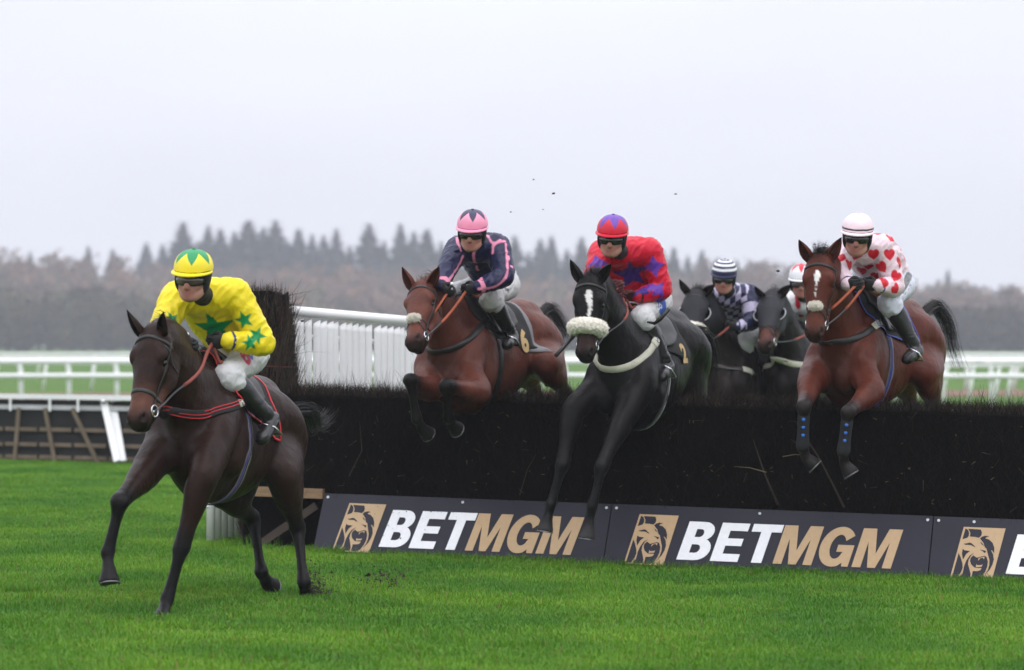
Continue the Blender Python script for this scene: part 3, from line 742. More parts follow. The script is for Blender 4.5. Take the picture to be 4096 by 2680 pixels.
for i in range(1350):
    row = i % 4; px = r.uniform(-900, 3300); Y = 620 + row * 28 + r.uniform(-9, 9)
    h = tops(min(2380, max(0, px))) * (.55 + .15 * row + r.uniform(-.06, .05)) / 7140 * Y + 1.64
    x = (px - 1190) / 7140 * Y; g0 = .2
    u = r.random()
    col = (.165, .105, .085) if u < .5 else ((.205, .118, .075) if u < .8 else (.125, .108, .062))
    if px > 1600: col = tuple(a * .8 + b * .2 for a, b in zip(col, (.05, .055, .06)))
    wd = r.uniform(2.6, 4.8)
    mb.tube([(x, Y, g0), (x, Y, h * .75)], [.35, .08], 5, (.05, .045, .045))
    for k in range(4): mb.tube([(x, Y, h * (.35 + .1 * k)), (x + r.uniform(-2.8, 2.8), Y + r.uniform(-2, 2), h * (.6 + .1 * k))], [.15, .04], 4, (.05, .042, .042))
    clumps(mb, r, (x, Y, h * .62), (wd, wd, h * .36), 170, .85, col, .2, .3)
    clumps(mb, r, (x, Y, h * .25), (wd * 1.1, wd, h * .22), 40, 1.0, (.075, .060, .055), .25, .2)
tag(mb.build('bare_wood', M['leaf'], None, False, True), 'hazy brown leafless wood across the whole background', 'wood', kind='stuff')
mb = MB()
for i in range(400):
    px = r.uniform(-900, 3300); Y = 540 + r.uniform(-16, 20); x = (px - 1190) / 7140 * Y
    if px < 640: hh = 150 * (1 - .45 * max(0, (px - 250) / 390)) * r.uniform(.65, 1)
    else: hh = r.uniform(28, 70) if px < 1500 else r.uniform(60, 105)
    h = hh / 7140 * Y + 1.0; wd = r.uniform(3.2, 6)
    col = (.060, .058, .030) if px < 700 and r.random() < .7 else (.05, .044, .036)
    if 640 < px < 1000 and r.random() < .5: col = (.085, .085, .025)
    clumps(mb, r, (x, Y, h * .5), (wd, wd, h * .5), 240, .8, col, .25, .35)
tag(mb.build('hedgerow', M['leaf'], None, False, True), 'dull olive hedgerow of bushes in front of the wood', 'hedgerow', kind='stuff')
# skyline conifers
protos = []
def conifer(seed):
    q = random.Random(seed); mb = MB(); tr = MB()
    tr.tube([(0, 0, 0), (0, 0, .97)], [.012, .002], 6, (.04, .035, .03))
    n = 46
    for i in range(n):
        z = .16 + .84 * (i / n); R = (.215 * (1 - z) ** 1.05 + .004) * q.uniform(.75, 1.15)
        for j in range(9):
            a = q.uniform(0, 6.283); rr = R * q.uniform(.65, 1.15); k = q.uniform(.6, 1.35); c = (.012 * k, .050 * k, .070 * k)
            d = Vector((math.cos(a), math.sin(a), -.35)); s_ = Vector((-math.sin(a), math.cos(a), 0)) * (.018 + R * .22)
            b = Vector((0, 0, z)); t = b + d * rr
            mb.add([b, b + d * rr * .55 - s_, t, b + d * rr * .55 + s_, b + d * rr * .5 + Vector((0, 0, -.03))], [(0, 1, 2, 3), (0, 4, 2)], c)
    return mb, tr
for s_ in range(4):
    c, t = conifer(60 + s_); cm = newmesh('crown', c.v, c.f); setcol(cm, np.array(c.c, np.float32)); cm.materials.append(M['leaf'])
    tm = newmesh('trunk', t.v, t.f); tm.materials.append(M['bark']); protos.append((cm, tm))
# display px of each tip, height above horizon, width factor
CON = [(340, 235, 1.0), (378, 232, .9), (425, 284, 1.25), (462, 240, .8), (484, 276, .9), (512, 268, 1.1), (545, 262, .9), (578, 288, 1.3), (612, 272, .9), (640, 288, 1.15), (668, 240, .8), (694, 268, .95), (725, 255, .8),
       (752, 252, 1.0), (782, 268, .9), (812, 230, .7), (857, 280, 1.2), (893, 240, .8), (930, 280, .9), (962, 262, .9), (992, 268, 1.1), (1025, 238, .8), (1058, 225, .9), (1100, 240, 1), (1140, 228, .9), (1196, 252, 1), (1228, 215, .8), (1256, 245, .95), (1282, 252, .8), (1318, 220, .9), (1352, 248, 1), (1384, 215, .8),
       (1425, 235, .9), (1470, 225, 1), (1540, 218, .9), (1566, 225, .8), (1598, 205, .8), (1632, 218, .9), (1668, 200, .9), (1712, 195, .8), (1762, 188, .9), (1842, 176, .9), (1990, 190, .8), (2080, 165, .8), (2203, 172, .7), (70, 214, .7), (205, 226, .8), (262, 220, .8)]
CR = random.Random(77)
def place(x):
    if x < 650: return 'left of the yellow rider cap' if x < 400 else 'above the yellow rider'
    if x < 1060: return 'between the yellow and navy riders'
    if x < 1190: return 'behind the navy rider'
    if x < 1390: return 'between the navy and red riders'
    if x < 1560: return 'behind the red rider'
    return 'right of the red rider'
cnt = {}
for x, _, _ in CON: cnt[place(x)] = cnt.get(place(x), 0) + 1
seen = {}
ORD = ['first', 'second', 'third', 'fourth', 'fifth', 'sixth', 'seventh', 'eighth', 'ninth', 'tenth', 'eleventh', 'twelfth', 'thirteenth', 'fourteenth', 'fifteenth', 'sixteenth']
for i, (px, hh, wf) in enumerate(sorted(CON)):
    Y = 770 + CR.uniform(-14, 20); H = hh / 7140 * Y + 1.64; x = (px - 1190) / 7140 * Y
    pl = place(px); k = seen.get(pl, 0); seen[pl] = k + 1
    size = 'tall' if hh > 262 else ('medium' if hh > 225 else 'small'); 
    lab = f"{size} hazy conifer {pl}, {ORD[k]} from the left there"
    t = thing('pine_tree', Vector((x, Y, 0)), lab, 'conifer', 'conifers on the hazy skyline'); cm, tm = protos[i % 4]
    for nm, me in (('crown', cm), ('trunk', tm)):
        o = bpy.data.objects.new(nm, me); COL.objects.link(o); o.parent = t; s2 = wf * 2.5; o.scale = (H * s2, H * s2, H); o.rotation_euler = (0, 0, CR.uniform(0, 6))

# the hazy air
hm = bpy.data.materials.new('haze'); hm.use_nodes = True; t = hm.node_tree; t.nodes.remove(t.nodes['Principled BSDF'])
pv_ = t.nodes.new('ShaderNodeVolumePrincipled'); pv_.inputs['Density'].default_value = .00056; pv_.inputs['Color'].default_value = (.89, .92, .98, 1)
t.links.new(pv_.outputs[0], t.nodes['Material Output'].inputs['Volume'])
mb = MB(); mb.box((-1000, -20, -1.5), (1000, 900, 40))
tag(mb.build('haze', hm, None, False), 'thin pale mist over the whole course', 'haze', kind='stuff')
# ================================================================ horses
def V3(a): return Vector(tuple(float(x) for x in a))
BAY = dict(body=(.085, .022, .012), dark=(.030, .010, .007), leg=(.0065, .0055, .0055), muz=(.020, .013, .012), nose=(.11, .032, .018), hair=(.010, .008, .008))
HORSES = {}
def stamp(par, bvh, txt, p, n, size, m, up=Vector((0, 0, 1)), off=.0155, name='numeral', bold=.03, rot=0, squash=1):
    """lettering lifted from Blender's own font and laid on a surface round point p"""
    cu = bpy.data.curves.new(name, 'FONT'); cu.body = txt; cu.align_x = 'CENTER'; cu.align_y = 'CENTER'; cu.size = 1; cu.offset = bold; cu.resolution_u = 4
    t = bpy.data.objects.new(name, cu); COL.objects.link(t); bpy.context.view_layer.update()
    me = bpy.data.meshes.new_from_object(t.evaluated_get(bpy.context.evaluated_depsgraph_get())); bpy.data.objects.remove(t); bpy.data.curves.remove(cu)
    bm = bmesh.new(); bm.from_mesh(me); bmesh.ops.triangulate(bm, faces=bm.faces)
    for _ in range(2): bmesh.ops.subdivide_edges(bm, edges=[e for e in bm.edges if e.calc_length() > .12], cuts=1)
    bm.to_mesh(me); bm.free()
    n = n.normalized(); y = (up - n * up.dot(n)).normalized(); x = y.cross(n); c, s = math.cos(rot), math.sin(rot)
    for q in me.vertices:
        a, b = q.co.x * size * squash, q.co.y * size; a, b = a * c - b * s, a * s + b * c
        o = p + x * a + y * b
        h = bvh.ray_cast(o + n * .15, -n, .4)
        q.co = (h[0] if h[0] is not None else o) + n * off
    me.materials.clear(); me.name = name
    return link(name, me, m, par, False)

def horse(key, label, W, yaw, pitch, poll, muz, look, legs, cols, roll=0, sc=1.0, ears=None, tail=None, nod=.58, mane_n=260, forelock=120, neckdrop=0):
    W = P(*W); th = math.radians(yaw); ph = math.radians(pitch)
    f = Vector((-math.sin(th), -math.cos(th), 0)); lf = Vector((math.cos(th), -math.sin(th), 0)); up = Vector((0, 0, 1))
    f, up = f * math.cos(ph) + up * math.sin(ph), up * math.cos(ph) - f * math.sin(ph)
    if roll:
        r_ = math.radians(roll); lf, up = lf * math.cos(r_) + up * math.sin(r_), up * math.cos(r_) - lf * math.sin(r_)
    def G(x, y, z): return W + (f * x + lf * y + up * z) * sc
    B, D, LG, NO = cols['body'], cols['dark'], cols['leg'], cols['nose']
    T = Flesh(); s = sc
    def ch(pts, rad, u, col, k=.05, sub=3): T.chain(pts, [(r[0] * s, r[1] * s) if isinstance(r, tuple) else r * s for r in rad], u, col, k * s, sub)
    # trunk: barrel, back line, croup, shoulders
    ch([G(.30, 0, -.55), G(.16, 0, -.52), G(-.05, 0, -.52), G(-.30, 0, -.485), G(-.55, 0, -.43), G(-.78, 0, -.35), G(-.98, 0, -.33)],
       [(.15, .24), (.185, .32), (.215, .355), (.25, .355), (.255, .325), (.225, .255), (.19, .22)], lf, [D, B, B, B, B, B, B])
    ch([G(.12, 0, -.10), G(0, 0, -.09), G(-.18, 0, -.135), G(-.42, 0, -.17), G(-.65, 0, -.155), G(-.84, 0, -.12), G(-1.0, 0, -.15), G(-1.14, 0, -.24)],
       [(.05, .09), (.055, .09), (.085, .10), (.12, .10), (.14, .10), (.14, .10), (.13, .11), (.10, .12)], lf, B, .08)
    for q in (1, -1):
        ch([G(-.72, q * .13, -.22), G(-.90, q * .14, -.28), G(-1.05, q * .13, -.38), G(-1.13, q * .105, -.52)], [.10, .15, .16, .12], f, B, .07)
        ch([G(-.06, q * .12, -.17), G(.10, q * .155, -.33), G(.24, q * .175, -.47), G(.30, q * .165, -.56)], [(.10, .06), (.125, .075), (.125, .08), (.10, .085)], f, B, .05)
        ch([G(-.02, q * .16, -.34), G(.02, q * .185, -.50), G(.08, q * .19, -.66)], [(.10, .06), (.12, .065), (.10, .06)], f, B, .05)
        T.ell(G(.375, q * .088, -.62), (.085 * s, .080 * s, .125 * s), (f, lf, up), [a * .8 + b * .2 for a, b in zip(D, B)], .018 * s)
        T.ell(G(-.74, q * .215, -.30), (.07 * s, .04 * s, .06 * s), (f, lf, up), B, .06 * s)      # point of the hip
        # muscle masses with sharper creases
        T.ell(G(-.01, q * .205, -.50), (.125 * s, .035 * s, .11 * s), (f, lf, up), B, .018 * s)
        T.ell(G(.16, q * .185, -.36), (.06 * s, .03 * s, .14 * s), ((f * .9 - up * .45), lf, (up * .9 + f * .45)), B, .018 * s)
        T.ell(G(-.88, q * .215, -.33), (.12 * s, .05 * s, .13 * s), (f, lf, up), B, .03 * s)
        T.ell(G(-1.06, q * .175, -.50), (.05 * s, .04 * s, .20 * s), (f, lf, up), B, .02 * s)
    # joints
    J = {}
    def joint(par, sp, L):
        if sp[0] == 'L': return G(*sp[1:])
        if sp[0] == 'D': return par + (f * sp[1] + lf * sp[2] + up * sp[3]).normalized() * L * s
        return V3(reach(par, sp, L * s))
    for nm, q in (('LF', 1), ('RF', -1)):
        sp = legs[nm]; sh = G(.29, q * .165, -.55); el = joint(sh, sp[0], .32); kn = joint(el, sp[1], .43); fe = joint(kn, sp[2], .30); co = joint(fe, sp[3], .105); ho = joint(co, sp[4], .085)
        J[nm] = [sh, el, kn, fe, co, ho]
    for nm, q in (('LH', 1), ('RH', -1)):
        sp = legs[nm]; hp_ = G(-.96, q * .13, -.42); st = joint(hp_, sp[0], .40); hk = joint(st, sp[1], .44); fe = joint(hk, sp[2], .38); co = joint(fe, sp[3], .11); ho = joint(co, sp[4], .085)
        J[nm] = [hp_, st, hk, fe, co, ho]
    hoof = cols.get('hoof', (.012, .011, .011))
    up_ = [a * .5 + b * .5 for a, b in zip(B, LG)]
    for nm in ('LF', 'RF'):
        sh, el, kn, fe, co, ho = J[nm]; m = el.lerp
        ch([sh, sh.lerp(el, .5), el], [(.10, .085), (.105, .085), (.088, .075)], f, B, .05)
        T.ell(el - f * .035 * s + up * .02 * s, (.06 * s, .05 * s, .07 * s), (f, lf, up), B, .05 * s)
        ch([el, m(kn, .22), m(kn, .5), m(kn, .78), m(kn, .93)], [(.088, .072), (.084, .070), (.063, .052), (.047, .042), (.047, .043)], f, [B, B, B, up_, LG], .03)
        d_ = (kn - el).normalized(); fo = (f - d_ * f.dot(d_)).normalized(); T.ell(el.lerp(kn, .26) + fo * .028 * s, (.052 * s, .048 * s, .14 * s), (fo, d_.cross(fo), d_), B, .018 * s)
        c_ = kn.lerp
        ch([m(kn, .93), kn, c_(fe, .13), c_(fe, .35), c_(fe, .65), c_(fe, .88), fe], [(.048, .045), (.052, .047), (.043, .037), (.033, .028), (.031, .026), (.037, .032), (.043, .036)], f, LG, .015)
        ch([fe, fe.lerp(co, .55), co], [(.040, .036), (.031, .030), (.040, .038)], f, LG, .015)
        T.ell(fe - (ho - fe).normalized().cross(lf).normalized() * -.018 * s, (.028 * s,) * 3, (f, lf, up), LG, .02 * s)
        # point of the knee towards the front
        T.ell(kn + (kn - (el + fe) / 2).normalized() * .012 * s if (kn - (el + fe) / 2).length > .05 else kn + f * .012 * s, (.040 * s,) * 3, (f, lf, up), LG, .03 * s)
    for nm in ('LH', 'RH'):
        hp_, st, hk, fe, co, ho = J[nm]; back = (hk - (st + fe) / 2); back = back.normalized() if back.length > .03 else -f
        ch([hp_, hp_.lerp(st, .5) - f * .02 * s, st], [(.19, .115), (.175, .11), (.105, .085)], f, B, .07)
        butt = G(-1.12, (1 if nm == 'LH' else -1) * .11, -.5)
        ch([butt, butt.lerp(st.lerp(hk, .45), .6) - f * .01, st.lerp(hk, .45)], [(.10, .09), (.10, .085), (.075, .06)], f, B, .07)
        ch([st, st.lerp(hk, .3), st.lerp(hk, .6), st.lerp(hk, .88), hk], [(.10, .08), (.092, .072), (.062, .05), (.045, .037), (.050, .040)], f, [B, B, up_, LG, LG], .04)
        T.ell(hk + back * .035 * s + (st - hk).normalized() * .025 * s, (.030 * s,) * 3, (f, lf, up), LG, .03 * s)
        ch([hk, hk.lerp(fe, .15), hk.lerp(fe, .4), hk.lerp(fe, .7), hk.lerp(fe, .9), fe], [(.052, .042), (.044, .036), (.035, .029), (.032, .027), (.038, .032), (.043, .036)], f, LG, .015)
        ch([fe, fe.lerp(co, .55), co], [(.040, .036), (.032, .030), (.040, .038)], f, LG, .015)
    for nm in J:
        fe, co, ho = J[nm][3:6]; d = (ho - co).normalized()
        T.seg(co, co.lerp(ho, .9), (.045 * s, .042 * s), (.067 * s, .062 * s), f, hoof, hoof, .008); T.p[-1]['rw'] = .010 * s
    # neck and head
    PO = P(*poll); HL = .60 * s
    MU = V3(reach(PO, muz, HL)); a = (MU - PO).normalized(); n = Vector(look); n = (n - a * n.dot(a)).normalized(); l = n.cross(a)
    HW, HD = 1.17, 1.17
    def H(ss, ll, hh): return PO + (a * ss + l * ll * HW + n * hh * HD) * s
    jaw = H(.06, 0, -.11)
    n0 = G(.04, 0, -.36); n1 = G(.20, 0, -.34 + neckdrop); pz = H(.02, 0, -.085)
    dirn = (pz - n1); nu = up
    m1 = n1.lerp(pz, .36) + up * .02; m2 = n1.lerp(pz, .72) + up * .035
    nd = dirn.normalized(); crest = (up - nd * up.dot(nd)).normalized()
    def nk(p_): return p_
    ch([n0, n1, m1, m2, pz], [(.28, .14), (.25, .13), (.195, .102), (.148, .086), (.112, .078)], crest, [B, B, B, B, B], .07, 4)
    ch([G(.02, 0, -.10), n1 + crest * .21 * s, m1 + crest * .175 * s, m2 + crest * .135 * s, pz + crest * .08 * s], [.04, .045, .042, .040, .04], crest, B, .06, 4)
    def hch(pts, rad, u, col, k=.05, sub=3): ch(pts, [(r[0] * HW, r[1] * HD) if isinstance(r, tuple) else r * HW for r in rad], u, col, k, sub)
    def hell(c, r, ax, col, k=.03, cut=False): T.ell(c, (r[0], r[1] * HW, r[2] * HD), ax, col, k, cut)
    hch([H(0, 0, -.05), H(.06, 0, -.055), H(.13, 0, -.055), H(.20, 0, -.055), H(.30, 0, -.055), H(.42, 0, -.048), H(.51, 0, -.045), H(.565, 0, -.045)],
       [(.060, .055), (.078, .058), (.090, .060), (.086, .058), (.064, .055), (.050, .046), (.050, .042), (.048, .036)], l, [B, B, B, B, B, NO, NO, cols['muz']], .03, 3)
    for q in (1, -1):
        hell(H(.195, q * .050, -.155), (.120 * s, .036 * s, .085 * s), (a, l, n), B, .024 * s)         # cheek
        hch([H(.26, q * .032, -.165), H(.40, q * .024, -.125), H(.52, q * .02, -.10)], [.035, .030, .027], l, [B, NO, cols['muz']], .04)
        hell(H(.155, q * .082, -.022), (.050 * s, .022 * s, .028 * s), (a, l, n), B, .018 * s)         # brow
        hell(H(.235, q * .076, -.070), (.035 * s, .016 * s, .016 * s), (a, l, n), B, .02 * s)         # below the eye
        hch([H(.25, q * .068, -.09), H(.36, q * .052, -.08)], [.014, .009], l, B, .014)                  # facial crest
        hell(H(.548, q * .040, -.022), (.036 * s, .022 * s, .028 * s), (a, l, n), cols['muz'], .02 * s)
        hell(H(.05, q * .055, -.05), (.03 * s, .03 * s, .03 * s), (a, l, n), B, .03 * s)
    hell(H(.590, 0, -.062), (.032 * s, .044 * s, .034 * s), (a, l, n), cols['muz'], .02 * s)           # upper lip
    hell(H(.565, 0, -.108), (.036 * s, .034 * s, .028 * s), (a, l, n), cols['muz'], .02 * s)           # chin
    for q in (1, -1):
        hell(H(.553, q * .056, -.008), (.030 * s, .025 * s, .014 * s), (a, (l + n * q * .5).normalized(), (n - l * q * .5).normalized()), (.004, .003, .003), .008, cut=True)
        hell(H(.192, q * .094, -.052), (.024 * s, .018 * s, .017 * s), (a, l, n), (.012, .007, .006), .012, cut=True)
        hell(H(.570, q * .045, -.087), (.050 * s, .03 * s, .004 * s), (a, l, n), (.006, .005, .005), .006, cut=True)
    Vv, Ff, Cc = T.mesh(.0115)
    Nn = normals(Vv, Ff)
    for i in range(len(Vv)):
        p_ = Vector(Vv[i]); Vv[i] += Nn[i] * (.0065 * noise.noise(p_ * 7) + .0024 * noise.noise(p_ * 19))
    # coat markings
    rel = Vv - np.array(PO); hs, hl, hh = rel @ np.array(a) / s, rel @ np.array(l) / s / HW, rel @ np.array(n) / s / HD
    for mk in cols.get('marks', []):
        if mk[0] == 'poly':                    # white mark: points (s, l, halfwidth) down the face
            pts = mk[1]; msk = (hh > -.07) & (hs > pts[0][0] - .02) & (hs < pts[-1][0] + .02)
            ss = np.array([p[0] for p in pts]); ctr = np.interp(hs, ss, [p[1] for p in pts]); hw = np.interp(hs, ss, [p[2] for p in pts])
            wob = .003 * np.sin(hs * 190) + .002 * np.sin(hs * 410 + hl * 300)
            al = np.clip((hw + wob - np.abs(hl - ctr)) / .005 + .5, 0, 1) * msk * (hs > ss[0]) * (hs < ss[-1])
            Cc = Cc * (1 - al[:, None]) + np.array(mk[2]) * al[:, None]
    # slight vein and muscle relief
    root = thing('racehorse', G(-.4, 0, -1.0), label, 'horse', 'racehorses in the race')
    base = root
    me = newmesh('body', Vv, Ff); setcol(me, Cc); link('body', me, M['coat'], base)
    bv = bvh_of(Vv, Ff)
    # eyes
    for q in (1, -1):
        mb = MB(); mb.sphere(H(.192, q * .081, -.052), .0205 * s, 8); mb.build('eye', M['eye'], base)
    # ears
    for q, tip in ((1, ears[0]), (-1, ears[1])):
        b0 = H(.015, q * .056, -.045); tp = V3(reach(b0, tip, .185 * s)); d = tp - b0; L = d.length; d.normalize()
        o_ = Vector(ears[2 if q > 0 else 3]) if len(ears) > 2 else n; o_ = (o_ - d * o_.dot(d)).normalized(); sd_ = d.cross(o_)
        mb = MB(); st = [(-.10, .030, .9), (.08, .036, .8), (.25, .046, .62), (.45, .047, .5), (.65, .037, .45), (.82, .023, .4), (.94, .009, .35), (1, .002, .3)]
        m_ = 9; inn = cols.get('earin', tuple(c * .6 for c in B))
        for lay, (sgn, ccol) in enumerate(((1, B), (.80, inn))):
            base_i = len(mb.v)
            for (t_, r_, dep) in st:
                for j in range(m_):
                    an = math.radians(-140 + 280 * j / (m_ - 1)); rr = r_ * s * (1 if lay == 0 else .86)
                    p_ = b0 + d * L * (t_ if lay == 0 else t_ * .97) + sd_ * math.sin(an) * rr - o_ * math.cos(an) * rr * dep + o_ * rr * .25
                    mb.v.append(tuple(p_)); k_ = 1 - .85 * max(0, t_ - .72) / .28; mb.c.append(tuple(x * k_ for x in ccol))
            for i in range(len(st) - 1):
                for j in range(m_ - 1):
                    q4 = (base_i + i * m_ + j, base_i + i * m_ + j + 1, base_i + (i + 1) * m_ + j + 1, base_i + (i + 1) * m_ + j)
                    mb.f.append(q4 if lay == 0 else q4[::-1])
        nst = len(st) * m_
        for i in range(len(st) - 1):
            for j in (0, m_ - 1):
                mb.f.append((i * m_ + j, (i + 1) * m_ + j, nst + (i + 1) * m_ + j, nst + i * m_ + j))
        mb.build('ear', M['coat'], base, True, True)
    # mane, forelock, tail
    rt = []; dr = []
    for t_ in range(13):
        t = t_ / 12; p = (G(.05, 0, .02).lerp(n1 + crest * .24 * s, min(1, t * 3)) if t < .33 else (n1.lerp(m1, (t - .33) * 3) + crest * (.23 - .04 * (t - .33) * 3) * s if t < .66 else m1.lerp(pz, (t - .66) * 3) + crest * (.19 - .08 * (t - .66) * 3) * s))
        h_ = bv.ray_cast(p + crest * .3, -crest, .8); p = h_[0] if h_[0] is not None else p
        rt.append(p); dr.append(crest * .5 - lf * .75)
    mb = hairs(rt, dr, mane_n * 2, .10, .004, cols['hair'], .3, .9, 5, jit=.012); mb.build('mane', M['hair'], base, False, True)
    if forelock:
        fr = [H(-.01, q * .03, -.03) for q in (-1, 0, 1)]; mb = hairs(fr, [cols.get('fdir', Vector((.3, .2, 1))) + n * .3] * 3, forelock * 3, cols.get('flen', .085), .0032, cols['hair'], .45, .5, 6, jit=.014)
        mb.build('forelock', M['hair'], base, False, True)
    if tail:
        tp = [G(-1.17, 0, -.22)]
        tp += [P(*t_) for t_ in tail]
        d = cat_rom([list(p) for p in tp], 8); mb = MB(); rr = random.Random(9)
        for i in range(260):
            off = Vector((rr.gauss(0, 1), rr.gauss(0, 1), rr.gauss(0, 1))); e_ = rr.uniform(.5, 1.0); nse = Vector((rr.gauss(0, 1), rr.gauss(0, 1), rr.gauss(0, 1)))
            pts = []; kmax = max(3, int(len(d) * e_))
            for k in range(0, kmax, 2):
                t = k / len(d); pts.append(Vector(d[k]) + off * (.014 + .016 * math.sin(math.pi * min(1, t * .8))) + nse * .03 * t * t)
            k_ = rr.uniform(.6, 1.5); c_ = tuple(min(1, x * k_) for x in cols['hair']); x_ = Vector((rr.gauss(0, 1), rr.gauss(0, 1), rr.gauss(0, 1))).normalized()
            v = []
            for j, p_ in enumerate(pts):
                wv = .003 * (1 - .8 * j / len(pts)); v += [p_ - x_ * wv, p_ + x_ * wv]
            mb.add(v, [(2 * j, 2 * j + 1, 2 * j + 3, 2 * j + 2) for j in range(len(pts) - 1)], c_)
        mb.build('tail', M['hair'], base, False, True)
    # horseshoes
    for nm in J:
        co, ho = J[nm][4:6]; d = (ho - co).normalized(); u = (f - d * f.dot(d)).normalized(); v_ = d.cross(u)
        mb = MB(); mb.tube([co.lerp(ho, .97) + u * math.cos(an) * .060 * s + v_ * math.sin(an) * .056 * s for an in [math.radians(-140 + 280 * k / 20) for k in range(21)]], .0055, 6)
        mb.build('horseshoe', M['shoe'], base)
    hd_ = dict(root=base, G=G, H=H, f=f, lf=lf, up=up, W=W, J=J, bv=bv, a=a, n=n, l=l, s=s, key=key, cols=cols, V=Vv, F=Ff)
    HORSES[key] = hd_
    return hd_
M['shoe'] = mat('horseshoe', (.22, .22, .23), rough=.4, metal=.8)
# the hoof segment needs a flat end
_od = Flesh.dist
def _dist(p, X, Y, Z):
    if p.get('rw') is None: return _od(p, X, Y, Z)
    A = p['A']; h = p['h']; u = p['u']; v = p['v']
    qx, qy, qz = X - A[0], Y - A[1], Z - A[2]
    w_ = qx * h[0] + qy * h[1] + qz * h[2]; t = np.clip(w_ / (p['L'] + 1e-9), 0, 1); ww = np.maximum(np.abs(w_ - p['L'] / 2) - p['L'] / 2, -9)
    du = qx * u[0] + qy * u[1] + qz * u[2]; dv = qx * v[0] + qy * v[1] + qz * v[2]
    ru = p['ra'][0] + (p['rb'][0] - p['ra'][0]) * t; rv = p['ra'][1] + (p['rb'][1] - p['ra'][1]) * t
    k0 = np.sqrt((du / ru) ** 2 + (dv / rv) ** 2); d = (k0 - 1) * np.minimum(ru, rv)
    return np.maximum(d, ww - .004), t
Flesh.dist = staticmethod(_dist)

# ---------------------------------------------------------------- tack
def head_pt(h, s_, phi, off=.003, hc=-.065):
    c = h['H'](s_, 0, hc); d = h['n'] * math.cos(phi) + h['l'] * math.sin(phi)
    r = h['bv'].ray_cast(c + d * .35, -d, .4)
    if r[0] is None: return c + d * .06, d
    return r[0] + r[1] * off, r[1]
def head_strap(h, name, sfun, p0, p1, wd, m, th=.004, n=28, closed=False, par=None):
    pts = []; nn = []
    for i in range(n):
        ph = math.radians(p0 + (p1 - p0) * i / (n if closed else n - 1)); a, b = head_pt(h, sfun(ph), ph); pts.append(a); nn.append(b)
    for _ in range(2):
        q = list(pts)
        for i in range(len(pts)):
            if closed or 0 < i < len(pts) - 1: pts[i] = (q[i - 1] + q[i] * 2 + q[(i + 1) % len(q)]) / 4
    mb = MB(); mb.ribbon(pts, nn, wd, th, closed=closed); return mb.build(name, m, par or h['root'])
def bridle(h, nose='plain', cheek=True, m=None):
    m = m or M['black']
    b = head_strap(h, 'bridle', lambda p: .052 + .035 * (1 - math.cos(p)) / 2 * 1.2 + .012 * math.sin(p) ** 2, -108, 108, .022, m)
    head_strap(h, 'throat_strap', lambda p: .065 + .135 * (1 - math.cos(p)) / 2, 60, 300, .012, m, par=b)
    for q in (1, -1):
        head_strap(h, 'cheek_strap', lambda p: .06 + .42 * (abs(math.degrees(p)) - 84) / 14, q * 84, q * 98, .015, m, par=b, n=18)
        p, n_ = head_pt(h, .485, math.radians(q * 98), .008)
        mb = MB(); u = h['a']; v = n_.cross(u).normalized(); u = v.cross(n_).normalized()
        mb.tube([p + (u * math.cos(k * math.pi / 10) + v * math.sin(k * math.pi / 10)) * .034 for k in range(21)], .0048, 7); mb.build('bit_ring', M['metal'], b)
        mb = MB(); e_ = h['H'](.515, 0, -.085); mb.tube([p, p.lerp(e_, .5)], .008, 8); mb.build('bit', M['metal'], b)
        h['bit', q] = p
    if nose == 'plain': head_strap(h, 'noseband', lambda p: .385 + .03 * (1 - math.cos(p)) / 2, 0, 360, .026, m, closed=True, par=b)
    elif nose == 'grackle':
        head_strap(h, 'noseband', lambda p: .355 + .05 * math.sin(p / 2) ** 2, 0, 360, .014, m, closed=True, par=b)
        for q in (1, -1): head_strap(h, 'cross_strap', lambda p: .36 + .14 * min(1, abs(p) / 1.9), 0, q * 125, .010, m, par=b, n=18)
    h['bridle'] = b
    return b
def fleece(h, s0, phis, r, name='sheepskin_noseband', seed=2):
    T = Flesh(); pts = []
    for ph in np.linspace(*phis, 17):
        p, n_ = head_pt(h, s0, math.radians(ph), r * .35); pts.append(p)
    T.chain(pts, [(r, r * 1.05)] * len(pts), h['a'], (.8, .78, .72), .02, 2)
    V, F, C = T.mesh(.006); N_ = normals(V, F)
    for i in range(len(V)):
        p = Vector(V[i]); V[i] += N_[i] * (.006 * noise.noise(p * 55) + .006 * noise.noise(p * 120))
    mb = MB(); me = newmesh(name, V, F); o = link(name, me, M['fleece'], h['root'])
    rr = random.Random(seed); mb = MB()
    for i in range(2600):
        k = rr.randrange(len(V)); p = Vector(V[k]); d = (Vector(N_[k]) + Vector((rr.gauss(0, .5), rr.gauss(0, .5), rr.gauss(0, .5)))).normalized(); x = d.orthogonal().normalized() * .0016
        mb.add([p - x, p + x, p + d * rr.uniform(.006, .014)], [(0, 1, 2)])
    mb.build('wool', M['fleece'], o, False)
    return o
def trunk_pt(h, x, phi, off=.006, side=1, z0=-.42):
    c = h['G'](x, 0, z0); d = h['up'] * math.cos(phi) + h['lf'] * side * math.sin(phi)
    r = h['bv'].ray_cast(c + d * .9, -d, .95)
    if r[0] is None: return c + d * .3, d
    return r[0] + r[1] * off, r[1]
